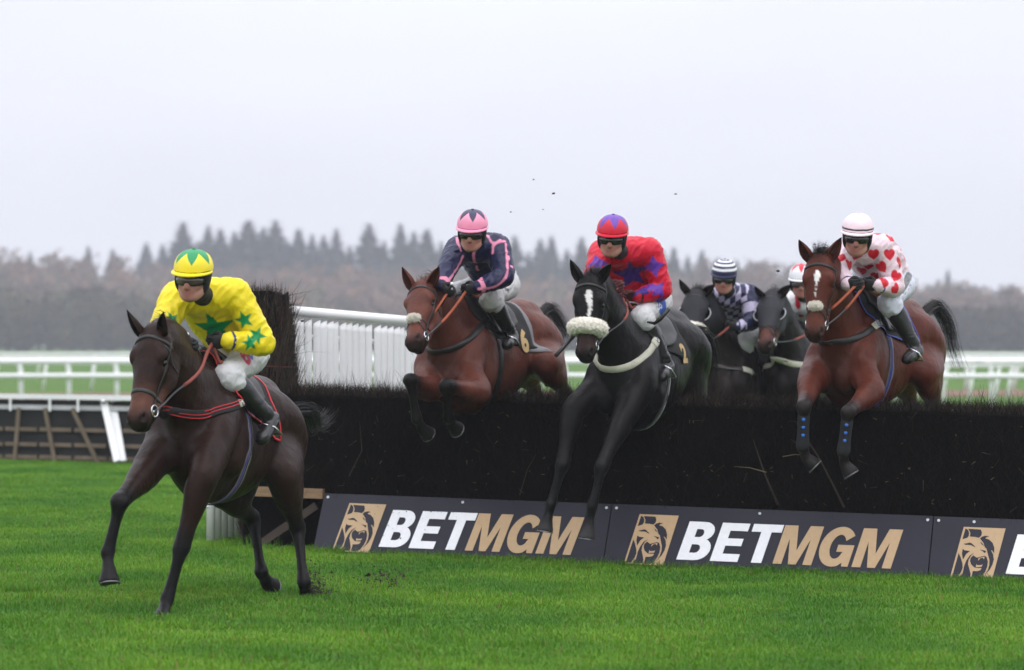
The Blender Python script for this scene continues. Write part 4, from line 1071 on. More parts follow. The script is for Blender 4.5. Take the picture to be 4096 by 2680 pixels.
def cloth_patch(h, name, x0, x1, phimax, m, off=.007, nx=22, np_=40, par=None, th=.006):
    """cloth laid over the back; phimax(t) is its lower edge in degrees either side"""
    mb = MB(); g = []
    for i in range(nx):
        t = i / (nx - 1); x = x0 + (x1 - x0) * t; row = []
        for j in range(np_):
            ph = math.radians(-phimax(t) + 2 * phimax(t) * j / (np_ - 1)); p, n_ = trunk_pt(h, x, abs(ph), off, 1 if ph >= 0 else -1); row.append((p, n_))
        g.append(row)
    for row in g:
        for p, n_ in row: mb.v.append(tuple(p))
    for row in g:
        for p, n_ in row: mb.v.append(tuple(p + n_ * th))
    K = nx * np_
    for i in range(nx - 1):
        for j in range(np_ - 1):
            a = i * np_ + j; mb.f += [(a, a + np_, a + np_ + 1, a + 1), (K + a, K + a + 1, K + a + np_ + 1, K + a + np_)]
    edge = [(0, j) for j in range(np_)] + [(i, np_ - 1) for i in range(nx)] + [(nx - 1, j) for j in range(np_ - 1, -1, -1)] + [(i, 0) for i in range(nx - 1, -1, -1)]
    for (i, j), (k, l_) in zip(edge[:-1], edge[1:]):
        a, b = i * np_ + j, k * np_ + l_
        if a != b: mb.f.append((a, b, K + b, K + a))
    mb.c = [(1, 1, 1)] * len(mb.v)
    o = mb.build(name, m, par or h['root'])
    ed = [g[i][j] for i, j in edge]
    return o, ed
def saddle_set(h, cloth, trim=None, num=None, edge_w=.016, girth=None, pad=None, x0=.10, x1=-.62, pm=lambda t: 52 + 22 * t, numat=(-.52, 78), numsize=.17, girth_x=-.10):
    sc, ed = cloth_patch(h, 'saddle_cloth', x0, x1, pm, cloth)
    if pad: cloth_patch(h, 'pad', x0 - .05, x1 - .04, lambda t: pm(t) + 5, pad, .004, par=sc, th=.003)
    if trim:
        mb = MB(); mb.ribbon([p + n_ * .0085 for p, n_ in ed[::1]], [n_ for p, n_ in ed], edge_w, .004); mb.build('trim', trim, sc)
    V = [tuple(v.co + sc.parent.location) for v in sc.data.vertices]; F = [tuple(p.vertices) for p in sc.data.polygons]; b2 = bvh_of(V, F)
    if num:
        p, n_ = trunk_pt(h, numat[0], math.radians(numat[1]), .01); stamp(sc, b2, num, p, n_, numsize, M['gold'], h['up'], .004, bold=.045)
    sd, _ = cloth_patch(h, 'saddle', .0, -.46, lambda t: 40 + 16 * math.sin(math.pi * t), M['black'], .014, 14, 26, th=.022)
    T = Flesh(); T.chain([h['G'](.0, 0, .04), h['G'](-.12, 0, .015), h['G'](-.28, 0, .0), h['G'](-.42, 0, .035)], [(.05, .03), (.07, .03), (.09, .03), (.09, .03)], h['lf'], (0, 0, 0), .03)
    V, F, C = T.mesh(.012); link('saddle_seat', newmesh('saddle_seat', V, F), M['black'], sd)
    # girth round the belly, in stripes of cloth
    pts = []; nn = []
    for k in range(40):
        ph = math.radians(62 + (298 - 62) * k / 39); p, n_ = trunk_pt(h, girth_x - .03 * abs(math.cos(ph / 2)), ph if ph <= math.pi else 2 * math.pi - ph, .006, 1 if ph <= math.pi else -1); pts.append(p); nn.append(n_)
    mb = MB(); mb.ribbon(pts, nn, .075, .005); g = mb.build('girth', girth[0] if girth else M['black'], h['root'])
    if girth and len(girth) > 1:
        for (o_, w_, m_) in girth[1]:
            q = [p + h['f'] * o_ + n_ * .0055 for p, n_ in zip(pts, nn)]; mb = MB(); mb.ribbon(q, nn, w_, .0035); mb.build('girth_stripe', m_, g)
    return sc, b2
def breast(h, m, wd, zf=lambda a: -.42, a0=-85, a1=85, name='breastplate', off=.007, stripes=None, buckle=None):
    pts = []; nn = []
    for k in range(46):
        an = math.radians(a0 + (a1 - a0) * k / 45); z = zf(abs(math.degrees(an))); c = h['G'](-.02, 0, z); d = h['f'] * math.cos(an) + h['lf'] * math.sin(an)
        r = h['bv'].ray_cast(c + d * 1.0, -d, 1.1)
        if r[0] is None: continue
        pts.append(r[0] + r[1] * off); nn.append(r[1])
    for _ in range(3):
        q = list(pts)
        for i in range(1, len(pts) - 1): pts[i] = (q[i - 1] + q[i] * 2 + q[i + 1]) / 4
    mb = MB(); mb.ribbon(pts, nn, wd, .006); o = mb.build(name, m, h['root'])
    if stripes:
        for off_ in (-.02, 0, .02):
            mb = MB(); mb.ribbon([p + h['up'] * off_ + n_ * .006 for p, n_ in zip(pts, nn)], nn, .006, .003); mb.build('stripe', stripes, o)
    if buckle:
        k0, k1, bm_, bw = buckle; q = pts[int(len(pts) * k0):int(len(pts) * k1)]; qn = nn[int(len(pts) * k0):int(len(pts) * k1)]
        mb = MB(); mb.ribbon([p + n_ * .006 for p, n_ in zip(q, qn)], qn, bw, .005); pl = mb.build('buckle_tab', bm_, o)
        k = len(q) - 1; mb = MB(); t = (q[k] - q[k - 1]).normalized(); v = qn[k].cross(t).normalized(); c = q[k] + qn[k] * .014
        mb.tube([c + t * a * .016 + v * b * .018 for a, b in ((-1, -1), (1, -1), (1, 1), (-1, 1), (-1, -1))], .0035, 6); mb.build('buckle', M['metal'], o)
    return o
def hood(h, m, rim=True):
    mb = MB(); st = [-.01, .03, .07, .11, .15, .19, .23, .27, .31, .335]; K = 36
    for s_ in st:
        for k in range(K):
            p, n_ = head_pt(h, s_ + (.03 * math.cos(2 * math.pi * k / K) if s_ > .3 else 0), 2 * math.pi * k / K, .006); mb.v.append(tuple(p))
    mb.f = [(i * K + k, i * K + (k + 1) % K, (i + 1) * K + (k + 1) % K, (i + 1) * K + k) for i in range(len(st) - 1) for k in range(K)]; mb.c = [(1, 1, 1)] * len(mb.v)
    o = mb.build('visor_hood', m, h['root'])
    for q in (1, -1):
        c = h['H'](.195, q * .080, -.055); ax = (h['l'] * q * .92 - h['a'] * -.0 + h['n'] * .15).normalized(); u = h['a']; u = (u - ax * u.dot(ax)).normalized(); v = ax.cross(u)
        if v.dot(h['n']) < 0: v = -v
        mb = MB(); n_ = 14
        for i in range(7):
            b = math.radians(88 * i / 6)
            for j in range(n_ + 1):
                an = math.radians(90 + 180 * j / n_)      # shell on the rear half
                rr = .062; mb.v.append(tuple(c + (u * math.sin(an) + v * math.cos(an)) * rr * math.cos(b) + ax * .058 * math.sin(b)))
        mb.f = [(i * (n_ + 1) + j, i * (n_ + 1) + j + 1, (i + 1) * (n_ + 1) + j + 1, (i + 1) * (n_ + 1) + j) for i in range(6) for j in range(n_)]; mb.c = [(1, 1, 1)] * len(mb.v)
        e_ = mb.build('eye_cup', m, o)
        mb = MB(); mb.tube([c + u * math.cos(b) * .063 + ax * .060 * math.sin(b) for b in [math.pi * k / 16 for k in range(17)]], .0052, 6); mb.build('cup_rim', M['rim'], e_)
    return o
M['rim'] = mat('grey_rim', (.45, .45, .47), rough=.5)
M['hood'] = mat('hood_cloth', (.011, .011, .017), rough=.7, bump=.4, bump_s=60)
def rein(h, q, hand, grip=.45, m=None, end=None, sag=.03, w0=.012, w1=.022):
    a = h['bit', q]; b = hand; m = m or M['rein']
    pts = [a.lerp(b, t) - Vector((0, 0, sag * math.sin(math.pi * t))) for t in [k / 16 for k in range(17)]]
    for i in range(1, 16):
        if q < 0: break
        r_ = h['bv'].ray_cast(pts[i] + h['lf'] * q * .6 - Vector((0, .3, 0)), -h['lf'] * q * .9 + Vector((0, .45, 0)), 1.2)
        if r_[0] is not None and (r_[0] - pts[i]).dot(h['lf'] * q - Vector((0, .5, 0))) > -.015: pts[i] = r_[0] + r_[1] * .014
    for _ in range(4):
        o_ = list(pts)
        for i in range(1, 16): pts[i] = (o_[i - 1] + o_[i] * 2 + o_[i + 1]) / 4
    nn = [(-Vector((0, 1, 0)) + h['lf'] * q * .6)] * 17; k = int(17 * (1 - grip))
    mb = MB(); mb.ribbon(pts[:k + 1], nn, w0, .005); o = mb.build('rein', M['grey'], h['root'])
    mb = MB(); mb.ribbon(pts[k:], nn, w1, .006); mb.build('rein_grip', m, o)
    if end:
        d = cat_rom([list(p) for p in [b] + end], 8); mb = MB(); mb.ribbon([Vector(x) for x in d], [-Vector((0, 1, 0))] * len(d), w1 * .9, .006); mb.build('rein_end', m, o)
# ================================================================ the six horses, posed
SH_L = lambda *a: ('L',) + a
h1 = horse('lead', 'dark brown horse leading with a hind hoof still on the turf', (838, 1436, 18.95), 13.5, 8,
    (602, 1318, 18.05), (531, 1698, 'n'), (-.42, -.9, .15),
    dict(RF=[(584, 1890, 'n'), (482, 2008, 'n'), (431, 2212, 'f'), (436, 2278, 'n'), (440, 2335, 'n')],
         LF=[(812, 1905, 'n'), (728, 2187, 'n'), (670, 2396, 'n'), (652, 2450, 'n'), (640, 2492, 'n')],
         RH=[(880, 1960, 'n'), (1012, 2075, 'f'), (1046, 2290, 'n'), (1068, 2330, 'f'), (1092, 2352, 'f')],
         LH=[(1130, 1900, 'n'), (1192, 2120, 'f'), (1216, 2330, 'n'), (1222, 2372, 'f'), (1232, 2404, 'f')]),
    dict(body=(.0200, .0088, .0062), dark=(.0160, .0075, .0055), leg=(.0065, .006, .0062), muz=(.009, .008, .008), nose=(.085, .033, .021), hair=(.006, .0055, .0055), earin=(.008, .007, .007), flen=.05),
    ears=((656, 1247, 'n'), (507, 1238, 'n'), (-.5, -.6, 0), (-.9, -.5, 0)), tail=[(1225, 1640, 20.3), (1275, 1700, 20.6), (1330, 1640, 20.9)], forelock=60)
h2 = horse('navy', 'bay horse with white nose pad folding its forelegs over the fence', (1862, 1196, 23.75), 27, 0,
    (1678, 1132, 23.05), (1641, 1372, 'n'), (-.45, -.75, .5),
    dict(RF=[(1720, 1560, 'n'), (1640, 1522, 'n'), (1668, 1675, 'f'), (1690, 1715, 'f'), (1715, 1740, 'f')],
         LF=[(1915, 1568, 'n'), (1785, 1543, 'n'), (1793, 1668, 'f'), (1806, 1700, 'f'), (1830, 1722, 'f')],
         RH=[(2098, 1455, 'f'), (2148, 1590, 'f'), ('D', -.3, 0, -1), ('D', -.75, 0, -.6), ('D', -.8, 0, -.6)],
         LH=[(2180, 1452, 'n'), (2264, 1575, 'f'), ('D', -.3, 0, -1), ('D', -.75, 0, -.6), ('D', -.8, 0, -.6)]),
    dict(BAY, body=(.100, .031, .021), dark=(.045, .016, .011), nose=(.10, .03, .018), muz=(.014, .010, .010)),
    ears=((1757, 1066, 'n'), (1608, 1067, 'n'), (-.2, -1, 0), (-.6, -.8, 0)), tail=[(2195, 1235, 25.0), (2255, 1320, 25.1), (2268, 1385, 25.2)], forelock=50)
h3 = horse('red', 'black horse with white blaze and thick sheepskin noseband jumping the fence', (2525, 1250, 23.15), 20, -2,
    (2356, 1112, 22.35), (2333, 1432, 'n'), (-.30, -.93, .15),
    dict(RF=[(2292, 1640, 'n'), (2250, 1860, 'n'), (2205, 2018, 'n'), (2188, 2080, 'n'), (2180, 2128, 'n')],
         LF=[(2490, 1680, 'n'), (2406, 1866, 'n'), (2369, 2030, 'n'), (2354, 2105, 'n'), (2346, 2158, 'n')],
         RH=[SH_L(-.98, -.15, -.88), SH_L(-1.28, -.14, -1.10), SH_L(-1.45, -.14, -1.40), SH_L(-1.55, -.14, -1.45), SH_L(-1.62, -.14, -1.48)],
         LH=[SH_L(-1.0, .15, -.88), SH_L(-1.35, .14, -1.02), SH_L(-1.58, .14, -1.28), SH_L(-1.68, .14, -1.32), SH_L(-1.74, .14, -1.35)]),
    dict(body=(.0062, .0055, .0060), dark=(.0060, .0052, .0053), leg=(.0065, .0064, .007), muz=(.010, .009, .010), nose=(.030, .013, .011), hair=(.008, .0075, .008), hoof=(.035, .033, .035), earin=(.008, .007, .007), flen=.11, fdir=Vector((.5, .3, .8)),
         marks=[('poly', [(.095, .012, .012), (.12, .010, .021), (.17, .014, .020), (.22, .024, .012), (.30, .018, .008), (.36, .016, .005)], (.7, .68, .66))]),
    ears=((2446, 1054, 'n'), (2281, 1037, 'n'), (-.5, -.7, 0), (-.7, -.7, 0)), tail=[(2815, 1330, 24.5), (2848, 1450, 24.6), (2850, 1560, 24.7)], forelock=150, mane_n=420)
h6 = horse('hearts', 'bright bay horse with white star and blue dotted leg boots jumping the fence', (3420, 1180, 23.05), 29, 1,
    (3276, 1030, 22.3), (3252, 1352, 'n'), (-.30, -.93, .12),
    dict(RF=[(3240, 1530, 'n'), (3216, 1628, 'n'), (3211, 1785, 'f'), (3225, 1832, 'f'), (3262, 1868, 'f')],
         LF=[(3488, 1566, 'n'), (3392, 1650, 'n'), (3374, 1806, 'f'), (3378, 1856, 'f'), (3406, 1900, 'f')],
         RH=[(3608, 1490, 'f'), (3650, 1640, 'f'), ('D', -.3, 0, -1), ('D', -.75, 0, -.6), ('D', -.8, 0, -.6)],
         LH=[(3690, 1490, 'n'), (3745, 1640, 'f'), ('D', -.3, 0, -1), ('D', -.75, 0, -.6), ('D', -.8, 0, -.6)]),
    dict(BAY, body=(.080, .019, .011), dark=(.040, .012, .008), leg=(.018, .014, .0135), nose=(.095, .026, .015), flen=.12, fdir=Vector((.1, .2, 1)),
         marks=[('poly', [(.10, .0, .004), (.125, .0, .018), (.15, .002, .020), (.18, .0, .010), (.20, -.002, .004), (.30, -.004, .003)], (.72, .70, .68))]),
    ears=((3366, 949, 'n'), (3195, 958, 'n'), (-.2, -1, 0), (-.6, -.8, 0)), tail=[(3735, 1222, 24.4), (3792, 1295, 24.5), (3812, 1390, 24.6), (3852, 1505, 24.65)], forelock=170, mane_n=420)
STD = dict(RF=[SH_L(.12, -.17, -.80), SH_L(.42, -.16, -.95), SH_L(.30, -.16, -1.20), SH_L(.22, -.16, -1.25), SH_L(.18, -.16, -1.31)],
           LF=[SH_L(.12, .17, -.80), SH_L(.42, .16, -.95), SH_L(.30, .16, -1.20), SH_L(.22, .16, -1.25), SH_L(.18, .16, -1.31)],
           RH=[SH_L(-.80, -.17, -.75), SH_L(-1.10, -.14, -1.05), SH_L(-1.05, -.14, -1.42), SH_L(-1.0, -.14, -1.52), SH_L(-.96, -.14, -1.60)],
           LH=[SH_L(-.76, .17, -.75), SH_L(-1.06, .14, -1.05), SH_L(-1.01, .14, -1.42), SH_L(-.96, .14, -1.52), SH_L(-.92, .14, -1.60)])
h4 = horse('check', 'near black hooded horse half hidden behind the sheepskin noseband horse', (2935, 1330, 28.6), 24, 12,
    (2783, 1163, 28.0), (2748, 1408, 'n'), (-.30, -.93, .15), STD,
    dict(body=(.009, .0065, .006), dark=(.013, .007, .0055), leg=(.008, .007, .007), muz=(.008, .007, .007), nose=(.02, .010, .008), hair=(.006, .0055, .0055), earin=(.03, .016, .013)),
    ears=((2861, 1139, 'n'), (2717, 1116, 'n'), (-.5, -.7, 0), (-.7, -.7, 0)), forelock=60)
h5 = horse('hood', 'near black hooded horse with white breast girth beside the bright bay', (3180, 1305, 28.9), 9, 12,
    (3082, 1172, 28.1), (3050, 1392, 'n'), (-.40, -.9, .3), STD,
    dict(body=(.0105, .0085, .008), dark=(.0095, .0075, .0075), leg=(.008, .007, .007), muz=(.008, .007, .007), nose=(.075, .028, .020), hair=(.006, .0055, .0055), earin=(.02, .014, .013)),
    ears=((3165, 1139, 'n'), (3019, 1143, 'n'), (-.5, -.7, 0), (-.7, -.7, 0)), forelock=40)
# ================================================================ riders
SKIN = (.44, .215, .165)
def sphere_axes(): return (np.array([1., 0, 0]), np.array([0, 1., 0]), np.array([0, 0, 1.]))
def fabric(V, N_, amp, fr, seed):
    o = Vector((seed * 7.3, seed * 3.1, 0))
    for i in range(len(V)):
        p = Vector(V[i]) * fr + o
        a = 1 - abs(noise.noise(p)) * 2.2; pw = Vector(((p.x * .82 - p.z * .57) * 2.3, p.y * 1.5, (p.x * .57 + p.z * .82) * .7)); b = 1 - abs(noise.noise(pw + o)) * 2.6
        c = 1 - abs(noise.noise(p * Vector((4.3, 4.3, 4.3)).x)) * 2.2
        V[i] += N_[i] * amp * (max(-.6, a) * .48 + max(-.7, b) * .56 + c * .12)
def glove_hand(parent, wr, d, pn, e, m, fa, name='glove'):
    """closed hand: palm, four bent fingers of different lengths and a thumb from the side of the palm"""
    d = d.normalized(); e = (e - d * e.dot(d)).normalized(); pn = (pn - d * pn.dot(d) - e * pn.dot(e)).normalized(); T = Flesh(); c = (0, 0, 0)
    T.chain([wr - fa * .045, wr - fa * .01, wr + d * .035, wr + d * .078], [(.034, .033), (.033, .030), (.041, .022), (.042, .017)], e, c, .012)
    for i, (L, r) in enumerate(((.036, .0098), (.041, .0102), (.038, .0098), (.030, .0088))):
        k = wr + d * (.082 - .004 * abs(i - 1)) + e * (.0315 - .021 * i)
        a1 = (d * .75 + pn * .66).normalized(); a2 = (d * -.35 + pn * .94).normalized(); a3 = (d * -.95 + pn * .2).normalized()
        p1 = k + a1 * L; p2 = p1 + a2 * L * .72; p3 = p2 + a3 * L * .55
        T.chain([k - d * .01, k, p1, p2, p3], [r * 1.05, r * 1.1, r, r * .95, r * .85], e, c, .006, 2)
    b = wr + d * .018 + e * .030 + pn * .006; t1 = b + (d * .55 + e * .45 + pn * .5).normalized() * .036; t2 = t1 + (d * .8 - e * .25 + pn * .55).normalized() * .03
    T.chain([b - e * .008, b, t1, t2], [.013, .013, .0115, .0095], pn, c, .008, 2)
    V, F, C = T.mesh(.0042); return link(name, newmesh(name, V, F), m, parent)

def rider(key, label, h, pel, neck, head, fdir, shL, shR, elL, wrL, haL, knL, anL, toL, base, cap, right=None, tilt=0, sleeve=None, goggles='dark', gm=None, patt=None, bcol=(.54, .54, .55), breech=None, Ysh=None, cuff=None, whipR=None, hs=1.0):
    left = h['lf']; W = h['W']
    def mir(p): return p - left * (2 * (p - W).dot(left))
    PEL = P(*pel); NK = V3(reach(PEL, neck, .46)); fd = Vector(fdir).normalized()
    SL = V3(reach(NK, shL, .185)); SR = V3(reach(NK, shR, .185))
    EL = V3(reach(SL, elL, .29)); WL = V3(reach(EL, wrL, .25)); HL_ = V3(reach(WL, haL, .085))
    if right:
        ER = V3(reach(SR, right[0], .29)); WR = V3(reach(ER, right[1], .25)); HR = V3(reach(WR, right[2], .085))
    else:
        WR = mir(WL); HR = mir(HL_); d = WR - SR
        if d.length > .53: WR = SR + d.normalized() * .53; HR = WR + (mir(HL_) - mir(WL))
        mid = (SR + WR) / 2; k = math.sqrt(max(.0, .27 ** 2 - ((WR - SR).length / 2) ** 2)); o = (mir(EL) - mid); o = o - (WR - SR).normalized() * o.dot((WR - SR).normalized()); ER = mid + o.normalized() * k
    HIL = PEL + left * .095 - Vector((0, 0, .03)); HIR = PEL - left * .095 - Vector((0, 0, .03))
    KL = V3(reach(HIL, knL, .42)); AL_ = V3(reach(KL, anL, .40)); TL = V3(reach(AL_, toL, .17))
    def mir2(p): return p - left * (1.55 * (p - W).dot(left))
    KR, AR, TR = mir2(KL), mir2(AL_), mir2(TL)
    up = Vector((0, 0, 1)); HC = P(*head)
    side = up.cross(fd).normalized()
    if tilt: side = (side * math.cos(math.radians(tilt)) + up * math.sin(math.radians(tilt))).normalized()
    hu = fd.cross(side).normalized()
    def E(x, y, z): return HC + (fd * x + side * y + hu * z) * hs
    AX = (fd, side, hu)
    root = thing('person', PEL, label, 'jockey', 'jockeys riding the race')
    spd = (NK - PEL).normalized(); tl = (SL - SR).normalized(); bk = spd.cross(tl).normalized()      # out of the back?
    if bk.dot(fd) > 0: bk = -bk
    # ---- body
    T = Flesh(); sk = SKIN
    T.ell(E(-.012, 0, .03), (.100, .078, .11), AX, sk, .03)
    T.chain([E(.035, 0, -.02), E(.045, 0, -.07), E(.055, 0, -.118)], [(.058, .056), (.049, .050), (.027, .034)], side, sk, .03)
    for q in (1, -1):
        T.chain([E(.0, q * .058, -.06), E(.03, q * .044, -.10), E(.068, q * .018, -.124)], [.026, .022, .019], side, sk, .025)
        T.ell(E(.060, q * .043, -.050), (.026, .024, .020), AX, (.42, .165, .13), .02)
        T.ell(E(.098, q * .012, -.066), (.011, .009, .008), AX, sk, .008)
        T.ell(E(.100, q * .032, -.020), (.018, .017, .012), AX, (.30, .14, .11), .01, cut=True)
        T.ell(E(-.005, q * .080, -.03), (.02, .01, .032), AX, sk, .01)
        T.ell(E(.078, q * .032, -.020), (.013, .013, .012), AX, (.10, .07, .06), .004)
    T.chain([E(.082, -.035, .004), E(.090, 0, .002), E(.082, .035, .004)], [.012, .013, .012], hu, sk, .015)
    T.chain([E(.090, 0, -.012), E(.104, 0, -.04), E(.112, 0, -.060)], [.010, .012, .0145], side, (.43, .175, .135), .012)
    T.chain([E(.080, -.024, -.094), E(.099, 0, -.089), E(.080, .024, -.094)], [.0065, .0085, .0065], hu, (.38, .14, .115), .004)
    T.chain([E(.080, -.02, -.104), E(.096, 0, -.107), E(.080, .02, -.104)], [.0065, .0095, .0065], hu, (.38, .14, .115), .004)
    T.ell(E(.078, 0, -.125), (.018, .022, .016), AX, sk, .015)
    T.chain([E(-.02, 0, -.06), (E(-.02, 0, -.06) + NK) / 2, NK], [.055, .054, .062], tl, sk, .03)
    md_ = PEL.lerp(NK, .5) + bk * .02
    T.chain([PEL, md_, NK.lerp(PEL, .15), NK], [(.11, .075), (.10, .07), (.11, .07), (.055, .055)], tl, sk, .04)
    for S_, E_, W_, H_ in ((SL, EL, WL, HL_), (SR, ER, WR, HR)):
        T.chain([S_, S_.lerp(E_, .5), E_, E_.lerp(W_, .5), W_, W_.lerp(H_, .55)], [.045, .036, .030, .024, .014, .010], tl, sk, .012)
    for H0, K_, A_, T_ in ((HIL, KL, AL_, TL), (HIR, KR, AR, TR)):
        T.chain([H0, H0.lerp(K_, .5), K_, K_.lerp(A_, .35), A_, T_], [.065, .055, .036, .030, .020, .014], left, sk, .012)
    V, F, C = T.mesh(.0055, .006); me = newmesh('body', V, F); setcol(me, C); link('body', me, M['skin'], root)
    # ---- silks
    T = Flesh(); b = base
    T.chain([PEL.lerp(NK, .10) + bk * .01, PEL.lerp(NK, .34) + bk * .035, PEL.lerp(NK, .62) + bk * .035, PEL.lerp(NK, .86) + bk * .012, NK + spd * .012],
            [(.152, .112), (.158, .118), (.178, .122), (.150, .100), (.068, .066)], tl, b, .04, 4)
    T.chain([SL, (SL + SR) / 2 - bk * .01, SR], [.078, .088, .078], bk, b, .06)
    sc_ = sleeve or b
    for S_, E_, W_ in ((SL, EL, WL), (SR, ER, WR)):
        T.chain([S_, S_.lerp(E_, .5), E_], [.084, .072, .064], bk, [b, sc_, sc_], .035, 4)
        T.chain([E_, E_.lerp(W_, .35), E_.lerp(W_, .75), E_.lerp(W_, 1.0)], [.064, .060, .046, .034], bk, sc_, .02, 4)
    V, F, C = T.mesh(.0056); N_ = normals(V, F); fabric(V, N_, .010, 11, len(key)); N_ = normals(V, F); bv = bvh_of(V, F)
    J = dict(PEL=PEL, NK=NK, SL=SL, SR=SR, EL=EL, ER=ER, WL=WL, WR=WR, HL=HL_, HR=HR, KL=KL, AL=AL_, TL=TL, KR=KR, AR=AR, TR=TR, HC=HC, E=E, bk=bk, tl=tl, spd=spd, root=root, fd=fd, hu=hu, side=side)
    if cuff:
        for E_, W_ in ((EL, WL), (ER, WR)):
            p = E_.lerp(W_, .88); d = (W_ - E_).normalized(); w_ = (V - np.array(p)) @ np.array(d); rr = np.linalg.norm(V - np.array(p) - w_[:, None] * np.array(d), axis=1)
            for (lo, hi, cc) in cuff: C[(w_ > lo) & (w_ < hi) & (rr < .06)] = cc
    if patt: patt(V, N_, C, bv, J)
    me = newmesh('silks', V, F); setcol(me, C); silks = link('silks', me, M['silk'], root)
    # collar
    T = Flesh(); an = [2 * math.pi * k / 14 for k in range(15)]
    T.chain([NK + spd * .035 + tl * math.cos(a) * .064 + bk * math.sin(a) * .062 for a in an], [(.022, .010)] * 15, spd, (0, 0, 0), .01, 2)
    T.chain([NK - spd * .01, NK.lerp(E(-.022, 0, -.07), .55), E(-.020, 0, -.072)], [.066, .062, .060], tl, (0, 0, 0), .01)
    V, F, C = T.mesh(.006); link('collar', newmesh('collar', V, F), M['blackcloth'] if not cap.get('collar') else cap['collar'], silks)
    # ---- breeches
    T = Flesh(); bc = bcol
    T.chain([PEL.lerp(NK, .22) + bk * .01, PEL + bk * .015, PEL - spd * .08 + bk * .01], [(.135, .095), (.145, .112), (.12, .10)], tl, bc, .05)
    for H0, K_, A_ in ((HIL, KL, AL_), (HIR, KR, AR)):
        T.chain([H0, H0.lerp(K_, .45), K_, K_.lerp(A_, .10), K_.lerp(A_, .17)], [.092, .074, .061, .056, .048], left, bc, .045, 4)
    V, F, C = T.mesh(.0065); N_ = normals(V, F); fabric(V, N_, .008, 13, 3 + len(key)); N_ = normals(V, F); bb = bvh_of(V, F)
    if breech: breech(V, N_, C, bb, J)
    me = newmesh('breeches', V, F); setcol(me, C); J['breeches'] = link('breeches', me, M['breeches'], root); J['bb'] = bb
    # ---- boots
    for K_, A_, T_ in ((KL, AL_, TL), (KR, AR, TR)):
        T = Flesh(); sh = (A_ - K_).normalized(); fw = (T_ - A_).normalized(); u = fw - sh * fw.dot(sh); u = u.normalized() if u.length > .1 else -left.cross(sh)
        T.chain([K_ + sh * .035 - u * .0, K_.lerp(A_, .36) - u * .012, K_.lerp(A_, .68), A_ - sh * .02], [(.072, .066), (.071, .062), (.054, .049), (.046, .044)], u, (0, 0, 0), .02, 4)
        hl_ = A_ + sh * .035 - u * .030; T.chain([hl_, A_ + sh * .035 + fw * .04, T_ - fw * .02, T_ + fw * .015], [(.032, .030), (.036, .034), (.032, .038), (.022, .028)], sh, (0, 0, 0), .03, 3)
        V, F, C = T.mesh(.006); N_ = normals(V, F)
        for i in range(len(V)):
            p = Vector(V[i]); z = (p - A_).dot(sh); k = max(0, 1 - abs(z + .03) / .14); V[i] += N_[i] * (.0022 * k * math.sin(z * 150 + noise.noise(p * 14) * 7) + .003 * noise.noise(p * 20))
        bo = link('boot', newmesh('boot', V, F), M['boot'], root)
        # stirrup iron round the foot, hung on its leather
        sd_ = left if K_ is KL else -left; c = A_ + sh * .075 + fw * .075; mb = MB()
        tp = A_ + fw * .085 - sh * .045 + sd_ * .01
        mb.tube([c - left * .055, c - left * .052 - sh * .07, tp, c + left * .052 - sh * .07, c + left * .055, c - left * .055], .006, 7); st = mb.build('stirrup_iron', M['metal'], h['root'])
        q, n_ = trunk_pt(h, -.14, math.radians(48), .05, 1 if K_ is KL else -1); mb = MB(); mb.ribbon([q, q.lerp(tp, .5) + sd_ * .01, tp], [sd_] * 3, .024, .005); mb.build('stirrup_leather', M['black'], st)
    # ---- hands
    for W_, E_, H_, q in ((WL, EL, HL_, 1), (WR, ER, HR, -1)):
        d = (H_ - W_); pn = (-left * q * .7 - up * .5); e = up * .8 + fd * .35
        glove_hand(root, W_, d, pn, e, gm or M['glove'], (W_ - E_).normalized())
    # ---- cap, brim, harness, goggles
    mb = MB(); nU, nV = 168, 80
    for i in range(nV + 1):
        v_ = i / nV; b = math.pi / 2 * v_
        for j in range(nU):
            a = 2 * math.pi * j / nU; r_ = math.cos(b) ** .86; bulge = 1 + .012 * math.cos(6 * a) * math.sin(2 * b)
            x = math.cos(a) * (.137 if math.cos(a) > 0 else .139) * r_ * bulge - .006; y = math.sin(a) * .117 * r_ * bulge; z = .040 + .118 * math.sin(b) ** .95 - .008 * (1 - v_) * math.cos(a)
            wr_ = .003 * noise.noise(Vector((x * 30, y * 30, z * 14))) * (1 - v_)
            mb.v.append(tuple(E(x * (1 + wr_ * 5), y * (1 + wr_ * 5), z + wr_))); mb.c.append(cap['fn'](a, v_))
    mb.f = [(i * nU + j, i * nU + (j + 1) % nU, (i + 1) * nU + (j + 1) % nU, (i + 1) * nU + j) for i in range(nV) for j in range(nU)]
    hel = mb.build('cap', M['cover'], root, True, True)
    mb = MB(); mb.sphere(E(-.006, 0, .160), (.012, .012, .006), 5, cap['button']); mb.build('cap_button', M['cover'], hel, True, True)
    mb = MB(); nb = 26
    for lay in (0, 1):
        for i in range(5):
            t = i / 4
            for j in range(nb + 1):
                a = math.radians(-100 + 200 * j / nb); k = max(0, math.cos(a * .9)) ** .7; x = math.cos(a) * (.134 + .052 * t * k) - .006; y = math.sin(a) * (.116 + .020 * t * k)
                mb.v.append(tuple(E(x, y, .036 - .008 * math.cos(a) - .006 * t * k - .005 * t * t - lay * .005))); mb.c.append(cap['brim'])
    R_ = nb + 1
    mb.f = [(lay * 5 * R_ + i * R_ + j, lay * 5 * R_ + i * R_ + j + 1, lay * 5 * R_ + (i + 1) * R_ + j + 1, lay * 5 * R_ + (i + 1) * R_ + j)[::(1 if lay == 0 else -1)] for lay in (0, 1) for i in range(4) for j in range(nb)]
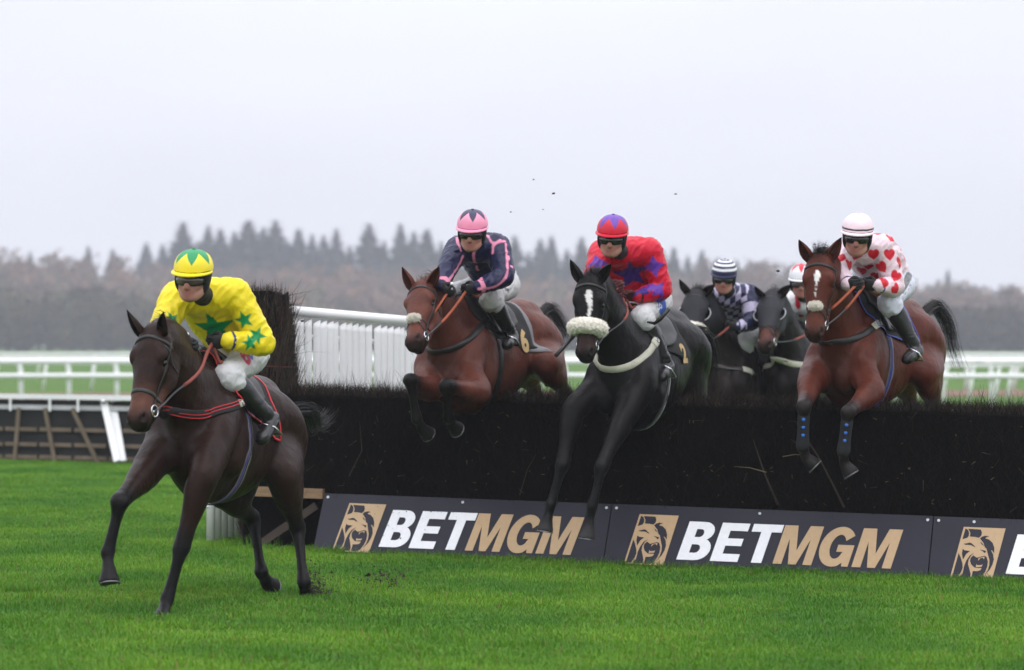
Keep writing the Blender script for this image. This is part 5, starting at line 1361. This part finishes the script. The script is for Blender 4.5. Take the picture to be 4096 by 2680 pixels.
    mb.f += [(4 * R_ + j, 4 * R_ + j + 1, 9 * R_ + j + 1, 9 * R_ + j)[::-1] for j in range(nb)]
    mb.build('brim', M['cover'], hel, True, True)
    T = Flesh()
    ring = [E(.118 * math.cos(a) - .008, .103 * math.sin(a), 0.018 - .004 * math.cos(a)) for a in [2 * math.pi * k / 24 for k in range(25)]]
    T.chain(ring, [(.024, .006)] * 25, hu, (0, 0, 0), .01, 1)
    for q in (1, -1):
        T.chain([E(.012, q * .094, -.01), E(.002, q * .090, -.055), E(.018, q * .076, -.095)], [(.034, .010), (.032, .011), (.016, .008)], fd, (0, 0, 0), .015)
        T.chain([E(-.07, q * .075, -.01), E(-.065, q * .065, -.06)], [(.03, .012), (.03, .012)], fd, (0, 0, 0), .02)
    V, F, C = T.mesh(.006); hn = link('harness', newmesh('harness', V, F), M['blackcloth'], hel)
    mb = MB(); cs = cat_rom([list(E(.018, .080, -.085)), list(E(.045, .052, -.128)), list(E(.060, 0, -.152)), list(E(.045, -.052, -.128)), list(E(.018, -.080, -.085))], 6)
    mb.ribbon([Vector(p) for p in cs], [Vector(p) - E(.03, 0, -.09) for p in cs], .016, .003); mb.build('chin_strap', M['black'], hn)
    gog = MB(); n_ = 28
    def gpt(a, zz, o): return E((.107 + o) * math.cos(a) * (1 - .06 * abs(math.sin(a))) + .004, (.089 + o) * math.sin(a), zz)
    def band(z0, z1, amax, o, nm, m, par, nose=0):
        mb = MB(); K_ = 6
        for i in range(K_ + 1):
            for j in range(n_ + 1):
                a = math.radians(-amax + 2 * amax * j / n_); dip = nose * math.exp(-(a / .16) ** 2) * (i == K_ or i == K_ - 1); z = z0 + (z1 - z0) * i / K_ + dip
                z = z * (1) ; sq = 1 - (abs(a) / math.radians(amax)) ** 6 * .35; zc = (z0 + z1) / 2
                mb.v.append(tuple(gpt(a, zc + (z - zc) * sq, o + .006 * math.sin(math.pi * i / K_))))
        mb.f = [(i * (n_ + 1) + j, i * (n_ + 1) + j + 1, (i + 1) * (n_ + 1) + j + 1, (i + 1) * (n_ + 1) + j) for i in range(K_) for j in range(n_)]; mb.c = [(1, 1, 1)] * len(mb.v)
        return mb.build(nm, m, par)
    g0 = band(.010, -.052, 66, .004, 'goggles', M['black'], root, .016)
    band(.002, -.043, 57, .0065, 'goggle_lens', M['clearlens'] if goggles == 'clear' else M['lens'], g0, .013)
    J['h'] = h; J['silks'] = silks
    return J
def zig(n, lo, hi, ph=0):
    def f(a):
        t = ((a + ph) / (2 * math.pi) * n) % 1; return lo + (hi - lo) * abs(2 * t - 1)
    return f
def capstar(c1, c2, n=6, lo=.16, hi=.62, ph=0):
    z = zig(n, lo, hi, ph)
    def fn(a, v): return c2 if v > z(a) else c1
    return fn
GREEN = (.0, .25, .075); YEL = (.82, .66, .012); NAVY = (.013, .015, .058); PINK = (.80, .28, .42); RED = (.58, .004, .028); PURP = (.12, .035, .34); LILAC = (.50, .46, .62); WHT = (.74, .74, .76); PPINK = (.82, .64, .70)
def star_at(V, N_, C, bv, sx, sy, r, col, hint, rot=0, pts=5, inner=.42):
    p, n = see(bv, sx, sy, hint); n = (n * .6 + Vector((0, -1, 0)) * .4).normalized(); decal(V, N_, C, p, n, lambda x, y: f_star(x, y, r, rot, pts, inner), col, r)
def px_lines(V, C, bv, lst, wd, col, hint):
    for l_ in lst:
        p = [see(bv, a, b, hint)[0] for a, b in l_]; d = cat_rom([list(q) for q in p], 4); pline(V, C, [Vector(x) for x in d], wd, col)
def Z(pts, x0, y0, k): return [(x0 + a / k, y0 + b / k) for a, b in pts]
# --- yellow rider
def p1(V, N_, C, bv, J):
    star_at(V, N_, C, bv, 858, 1312, .135, GREEN, 18.8, 0, 5, .40)
    star_at(V, N_, C, bv, 976, 1280, .062, GREEN, 18.8, .4); star_at(V, N_, C, bv, 1028, 1342, .058, GREEN, 18.8, .9); star_at(V, N_, C, bv, 999, 1372, .056, GREEN, 18.8, .2)
    star_at(V, N_, C, bv, 690, 1276, .055, GREEN, 18.8, .5)
    p, n = see(bv, 815, 1215, 18.6); decal(V, N_, C, p, n, lambda x, y: .011 - np.hypot(x, y), (.02, .015, .01), .02)
def b1(V, N_, C, bb, J):
    p, n = see(bb, 985, 1432, 19); decal(V, N_, C, p, n, lambda x, y: .026 - np.abs(np.hypot(x, y * .7) - .022) * 2, (.55, .03, .10), .06)
    p, n = see(bb, 1002, 1418, 19); decal(V, N_, C, p, n, lambda x, y: .018 - np.abs(np.hypot(x * 1.4, y) - .02) * 1.5, (.05, .08, .40), .05)
r1 = rider('lead', 'person in yellow silks with green stars and a yellow cap with a green star', h1, (955, 1400, 19.2), (826, 1196, 'n'), (772, 1102, 18.45), (-.22, -.95, -.13),
    (940, 1175, 'n'), (706, 1190, 'n'), (1052, 1375, 'n'), (905, 1362, 'n'), (850, 1372, 'n'), (908, 1505, 'n'), (1075, 1668, 'f'), (1050, 1755, 'n'), YEL,
    dict(fn=capstar(YEL, GREEN, 6, .20, .66, .25), button=GREEN, brim=YEL), goggles='clear', patt=p1, breech=b1, tilt=-4,
    right=[(648, 1320, 'n'), (716, 1372, 'n'), (775, 1380, 'n')], cuff=[(-.012, .004, (.02, .02, .16))])
# --- navy and pink rider
K2 = (1500, 750, 1.4833)
def p2(V, N_, C, bv, J):
    L = [[(597, 350), (585, 395), (590, 440), (610, 490), (632, 545)], [(745, 312), (702, 345), (697, 388)], [(668, 285), (700, 330), (770, 318)], [(778, 335), (785, 440), (774, 535), (700, 592), (615, 602)],
         [(522, 408), (484, 485), (435, 555), (405, 585)], [(487, 298), (492, 330), (507, 372)], [(490, 310), (520, 312)], [(793, 410), (812, 470), (828, 535)]]
    px_lines(V, C, bv, [Z(l_, *K2) for l_ in L], .023, PINK, 23.6)
def b2(V, N_, C, bb, J): pass
r2 = rider('navy', 'person in navy silks with pink braid and a pink cap with a navy star', h2, (1985, 1128, 23.95), (1912, 978, 'n'), (1889, 922, 23.15), (-.16, -.95, -.20),
    (1988, 985, 'n'), (1835, 992, 'n'), (2016, 1108, 'n'), (1908, 1150, 'n'), (1864, 1164, 'n'), (1960, 1190, 'n'), (2046, 1335, 'f'), (2030, 1380, 'n'), NAVY,
    dict(fn=capstar(PINK, NAVY, 6, .26, .72, .3), button=NAVY, brim=PINK), patt=p2, breech=b2, tilt=-3,
    right=[(1793, 1065, 'n'), (1768, 1142, 'n'), (1790, 1172, 'n')], cuff=[(-.015, .02, PINK)])
# --- red and purple rider
def p3(V, N_, C, bv, J):
    star_at(V, N_, C, bv, 2525, 1095, .15, (.045, .018, .20), 22.9, .3)
    for sx, sy, r, ro in ((2617, 1066, .085, .2), (2632, 1158, .075, .8), (2600, 1150, .05, .3), (2388, 1050, .085, .3), (2640, 1200, .05, .1)): star_at(V, N_, C, bv, sx, sy, r, PURP, 22.9, ro, 4, .5)
def b3(V, N_, C, bb, J):
    p, n = see(bb, 2648, 1215, 23.3); decal(V, N_, C, p, n, lambda x, y: .06 - np.maximum(np.abs(x), np.abs(y) * .8), (.03, .10, .45), .1)
r3 = rider('red', 'person in red silks with purple stars and a red cap with a purple star', h3, (2590, 1190, 23.45), (2490, 1012, 'n'), (2449, 944, 22.6), (-.18, -.95, -.16),
    (2598, 1002, 'n'), (2408, 1010, 'n'), (2648, 1160, 'n'), (2545, 1188, 'n'), (2494, 1178, 'n'), (2565, 1268, 'n'), (2665, 1448, 'f'), (2648, 1508, 'n'), RED,
    dict(fn=capstar(RED, PURP, 6, .16, .66, .2), button=PURP, brim=RED), patt=p3, breech=b3, gm=M['glove_red'], tilt=-4,
    right=[(2378, 1110, 'n'), (2440, 1160, 'n'), (2470, 1150, 'n')], cuff=[(-.004, .012, (.02, .01, .01))])
# --- pale pink rider with hearts
HEARTS = [(480, 293, .2), (577, 287, -.1), (547, 347, .1), (660, 288, -.1), (597, 173, .3), (690, 400, .5), (637, 433, .4), (592, 397, .1), (515, 372, .2), (693, 466, -.7), (622, 352, -.7), (667, 200, .6), (717, 240, .4), (712, 328, .2), (405, 302, .1), (735, 300, .3), (452, 348, .2)]
def p6(V, N_, C, bv, J):
    for a, b, ro in HEARTS:
        p, n = see(bv, 3050 + a / 1.2978, 800 + b / 1.2978, 22.9); n = (n * .75 + Vector((0, -1, 0)) * .25).normalized()
        decal(V, N_, C, p, n, lambda x, y: f_heart(x, y, .043, ro), (.60, .008, .025), .07)
def b6(V, N_, C, bb, J):
    for l_, w_, c in (([(765, 385), (745, 430), (722, 470)], .055, (.16, .17, .17)), ([(750, 378), (728, 425), (706, 470)], .006, (.03, .03, .06)), ([(785, 400), (765, 445), (738, 490)], .006, (.03, .03, .06))):
        px_lines(V, C, bb, [Z(l_, 3050, 800, 1.2978)], w_, c, 23)
def cap6(a, v): return (.012, .010, .02) if .05 < v < .115 else PPINK
r6 = rider('hearts', 'person in pale pink silks with red hearts and a plain pale cap', h6, (3560, 1125, 23.25), (3462, 992, 'n'), (3430, 940, 22.45), (-.18, -.95, -.15),
    (3532, 990, 'n'), (3385, 1000, 'n'), (3578, 1150, 'n'), (3510, 1142, 'n'), (3458, 1140, 'n'), (3555, 1205, 'n'), (3660, 1388, 'f'), (3630, 1436, 'n'), PPINK,
    dict(fn=cap6, button=PPINK, brim=PPINK), patt=p6, breech=b6, bcol=(.58, .59, .68), tilt=-4,
    right=[(3345, 1085, 'n'), (3395, 1140, 'n'), (3425, 1140, 'n')], cuff=[(-.004, .008, (.03, .02, .12))])
# --- chequered rider
def p4(V, N_, C, bv, J):
    ax = np.array(J['tl']); sp = np.array(J['spd']); q = V - np.array(J['NK']); u = q @ ax; v = q @ sp; s_ = .052
    k = (np.floor(u / s_ + .5) + np.floor(v / s_)).astype(int) % 2
    tors = np.minimum(np.linalg.norm(V - np.array(J['EL']), axis=1), np.linalg.norm(V - np.array(J['ER']), axis=1)) > .20
    tors &= (np.abs(u) < .165)
    C[tors & (k == 0)] = LILAC; C[tors & (k == 1)] = NAVY
    for S_, E_ in ((J['SL'], J['EL']), (J['SR'], J['ER'])):
        d = np.array((E_ - S_).normalized()); w_ = (V - np.array(S_)) @ d; C[(~tors) & (w_ > .13) & (w_ < .23) & (np.linalg.norm(V - np.array(E_), axis=1) < .25)] = LILAC
def hoops(a, v): return NAVY if (v < .16 or int((v - .16) / .125) % 2 == 1) else WHT
r4 = rider('check', 'person in navy and lilac chequered silks with a hooped cap', h4, (2995, 1300, 28.8), (2920, 1178, 'n'), (2897, 1106, 28.0), (-.14, -.95, -.18),
    (2998, 1180, 'n'), (2850, 1185, 'n'), (3012, 1285, 'n'), (2955, 1308, 'n'), (2918, 1306, 'n'), (2975, 1372, 'n'), (3010, 1500, 'f'), (3000, 1545, 'n'), NAVY,
    dict(fn=hoops, button=NAVY, brim=NAVY), patt=p4, tilt=-3)
# --- white and red rider
def p5(V, N_, C, bv, J):
    for l_ in ([(1200, 520), (1205, 600), (1235, 700)],): px_lines(V, C, bv, [Z(l_, 2650, 950, 2.224)], .05, RED, 28.5)
r5 = rider('hood', 'person in white silks with red braces and a white cap with red star', h5, (3235, 1290, 29.35), (3222, 1205, 'n'), (3206, 1125, 28.4), (-.12, -.95, -.12),
    (3295, 1200, 'n'), (3165, 1210, 'n'), (3310, 1300, 'n'), (3270, 1325, 'n'), (3240, 1330, 'n'), (3290, 1385, 'n'), (3320, 1510, 'f'), (3310, 1550, 'n'), WHT,
    dict(fn=capstar(WHT, RED, 6, .30, .80, .5), button=RED, brim=WHT), goggles='clear', patt=p5)

# ---------------------------------------------------------------- tack on the horses
bridle(h1, 'plain'); bridle(h2, 'grackle'); bridle(h3, 'none'); bridle(h6, 'grackle')
hood(h4, M['hood']); hood(h5, M['hood']); bridle(h4, 'none'); bridle(h5, 'grackle')
fleece(h3, .36, (-110, 110), .047); fleece(h4, .37, (-100, 100), .045); fleece(h2, .365, (-18, 18), .016, 'nose_pad', 3); fleece(h6, .365, (-18, 18), .016, 'nose_pad', 4)
sc1, _ = saddle_set(h1, M['blackcloth'], M['red'], girth=[M['palegrey'], [(.024, .012, M['purple']), (-.005, .008, M['black'])]], pm=lambda t: 50 + 44 * min(1, t * 1.25), x1=-.60)
sc2, _ = saddle_set(h2, M['blackcloth'], None, '6', pad=M['palegrey'], pm=lambda t: 48 + 36 * min(1, t * 1.2), x1=-.62, numat=(-.47, 72), numsize=.24)
sc3, _ = saddle_set(h3, M['blackcloth'], None, '2', girth=[M['grey'], [(.02, .01, M['palegrey']), (-.024, .006, M['white'])]], pm=lambda t: 46 + 34 * min(1, t * 1.2), x1=-.58, numat=(-.46, 72), numsize=.2)
sc6, _ = saddle_set(h6, M['blackcloth'], M['blue'], '3', edge_w=.01, girth=[M['palegrey'], [(.022, .010, M['blue']), (0, .012, M['purple'])]], pm=lambda t: 50 + 32 * min(1, t * 1.2), x1=-.60, numat=(-.46, 72), numsize=.2)
saddle_set(h4, M['blackcloth'], pm=lambda t: 48 + 30 * t); saddle_set(h5, M['blackcloth'], pm=lambda t: 48 + 30 * t)
breast(h1, M['blackcloth'], .060, lambda a: -.27 - .14 * math.exp(-(a / 45) ** 2), -80, 80, stripes=M['red'], buckle=(.86, .95, M['cream'], .05))
breast(h2, M['black'], .050, lambda a: -.15 - .26 * math.exp(-(a / 45) ** 2), -80, 80)
breast(h3, M['cream'], .055, lambda a: -.19 - .22 * math.exp(-(a / 45) ** 2), -80, 78, buckle=(.84, .95, M['cream'], .07))
breast(h6, M['black'], .050, lambda a: -.20 - .17 * math.exp(-(a / 45) ** 2), -82, 82, buckle=(.80, .92, M['cream'], .058))
breast(h4, M['black'], .05, lambda a: -.42, -70, 75, buckle=(.7, .85, M['cream'], .06)); breast(h5, M['cream'], .060, lambda a: -.46, -80, 80)
for h_, r_, m_, g_ in ((h1, r1, M['reinred'], .55), (h2, r2, M['rein'], .62), (h3, r3, M['reinred'], .45), (h6, r6, M['rein'], .50), (h4, r4, M['reinred'], .4), (h5, r5, M['reinred'], .45)):
    for q, hk in ((1, 'HL'), (-1, 'HR')):
        if q == 1:
            hand = r_[hk]; e_ = [hand + (r_['KL'] - hand) * .45 + Vector((0, 0, -.02)), hand + (r_['KL'] - hand) * .7 + Vector((0, 0, .03))] if h_ not in (h4, h5) else None
        else: hand = r_[hk]; e_ = None
        rein(h_, q, hand, g_, m_, e_)
# leg boots on the bright bay
for nm in ('LF', 'RF'):
    sh, el, kn, fe, co, ho = h6['J'][nm]; T = Flesh(); T.chain([kn.lerp(fe, .22), kn.lerp(fe, .5), kn.lerp(fe, .8), kn.lerp(fe, .98)], [(.048, .043), (.044, .040), (.047, .042), (.054, .048)], h6['f'], (0, 0, 0), .01)
    V, F, C = T.mesh(.007); bo = link('leg_boot', newmesh('leg_boot', V, F), mat('boot_neoprene', (.012, .012, .016), .8, bump=.2), h6['root']); b_ = bvh_of(V, F)
    for t in (.32, .52, .72):
        p = kn.lerp(fe, t); d = (CAM - p).normalized(); r = b_.ray_cast(p + d * .3, -d, .5)
        if r[0] is not None:
            mb = MB(); mb.sphere(r[0], (.013, .006, .013), 6); mb.build('blue_dot', mat('blue_dot', (.02, .14, .55), .5), bo)
# whips
mb = MB(); a = P(2223, 1423, 22.2); b = P(2300, 1338, 22.35); mb.tube([a, a.lerp(b, .5), b, r3['HR'].lerp(b, .4)], [.015, .0145, .013, .006], 10); tag(mb.build('riding_whip', M['black'], None), 'thick black whip sticking out below the sheepskin noseband', 'riding whip', 'riding whips')
for r_, px, lab in ((r1, (748, 1337), 'whip with white knob beside the yellow rider glove'), (r2, (1808, 1135), 'whip with white knob in the navy rider glove')):
    t = thing('riding_whip', r_['HR'], lab, 'riding whip', 'riding whips'); e_ = V3(reach(r_['HR'], (px[0], px[1], 'n'), .10)); d = (e_ - r_['HR']).normalized()
    mb = MB(); mb.tube([e_ - d * .32, e_ - d * .1, e_], [.006, .011, .011], 8); mb.build('handle', M['black'], t)
    mb = MB(); mb.sphere(e_, .013, 6); mb.build('knob', M['white'], t)
mb = MB(); mb.tube([P(2590, 1288, 22.6), P(2618, 1294, 22.55), P(2640, 1278, 22.5), P(2676, 1236, 22.5)], [.006, .013, .014, .015], 8); mb.build('rein_end', M['black'], h3['root'])
# writing on the breeches
p, n = see(r2['bb'], 2028, 1160, 23.6); stamp(r2['breeches'], r2['bb'], 'TIM', p, n, .04, M['boot'], off=.003, name='lettering', bold=.01)
p, n = see(r3['bb'], 2637, 1228, 23.3); stamp(r3['breeches'], r3['bb'], 'CO', p, n, .055, M['white'], off=.004, name='lettering', bold=.02, rot=.35)
# ---------------------------------------------------------------- flying mud
M['mud'] = mat('mud', (.035, .025, .017), .95); CL = random.Random(12)
def clod(sx, sy, Y, r, label, flat=.5):
    p = P(sx, sy, Y); T = MB(); T.sphere(p, (r, r * .7, r * flat), 5)
    T.v = [tuple(Vector(v) + Vector((1, .4, .6)) * (r * .5 * noise.noise((Vector(v) - p) * (1.4 / r) + Vector((sx, 0, 0))))) for v in T.v]
    tag(T.build('mud_clod', M['mud'], None), label, 'clod', 'clods of mud in the air')
for sx, sy, r, lab in ((2134, 718, .008, 'tiny highest dark clod in the sky right of the navy cap'), (2214, 774, .013, 'twig shaped clod in the sky left of the red cap'), (2172, 838, .007, 'small clod in the sky between the pink and red caps'),
                       (2043, 848, .008, 'speck of mud in the sky just right of the pink cap'), (2703, 776, .010, 'dark speck in the sky above the hooped cap'), (3113, 1084, .017, 'winged clod in the air left of the white and red cap'),
                       (3258, 977, .010, 'clod above the ears of the bright bay horse'), (1209, 1284, .014, 'brown chip against the white pickets near the yellow elbow')): clod(sx, sy, 22.5, r, lab)
mb = MB(); q = random.Random(3)
for i in range(800):
    u = abs(q.gauss(0, 1)); p = P(1238 + u * 42 + q.gauss(0, 8), 2392 - abs(q.gauss(0, 1)) * 55 + u * 6, 19.6 + q.gauss(0, .15)); s_ = abs(q.gauss(0, .003)) + .0012
    mb.add([p + Vector((q.gauss(0, s_), q.gauss(0, s_), q.gauss(0, s_))) for _ in range(4)], [(0, 1, 2), (0, 2, 3), (0, 3, 1), (1, 3, 2)])
for i in range(300):
    p = P(1530 + q.gauss(0, 50), 2330 + q.gauss(0, 32), 20.4 + q.gauss(0, .2)); s_ = abs(q.gauss(0, .004)) + .0015
    mb.add([p + Vector((q.gauss(0, s_), q.gauss(0, s_), q.gauss(0, s_))) for _ in range(4)], [(0, 1, 2), (0, 2, 3), (0, 3, 1), (1, 3, 2)])
tag(mb.build('mud_spray', M['mud'], None, False), 'fine spray of soil kicked up behind the lead horse', 'mud spray', kind='stuff')
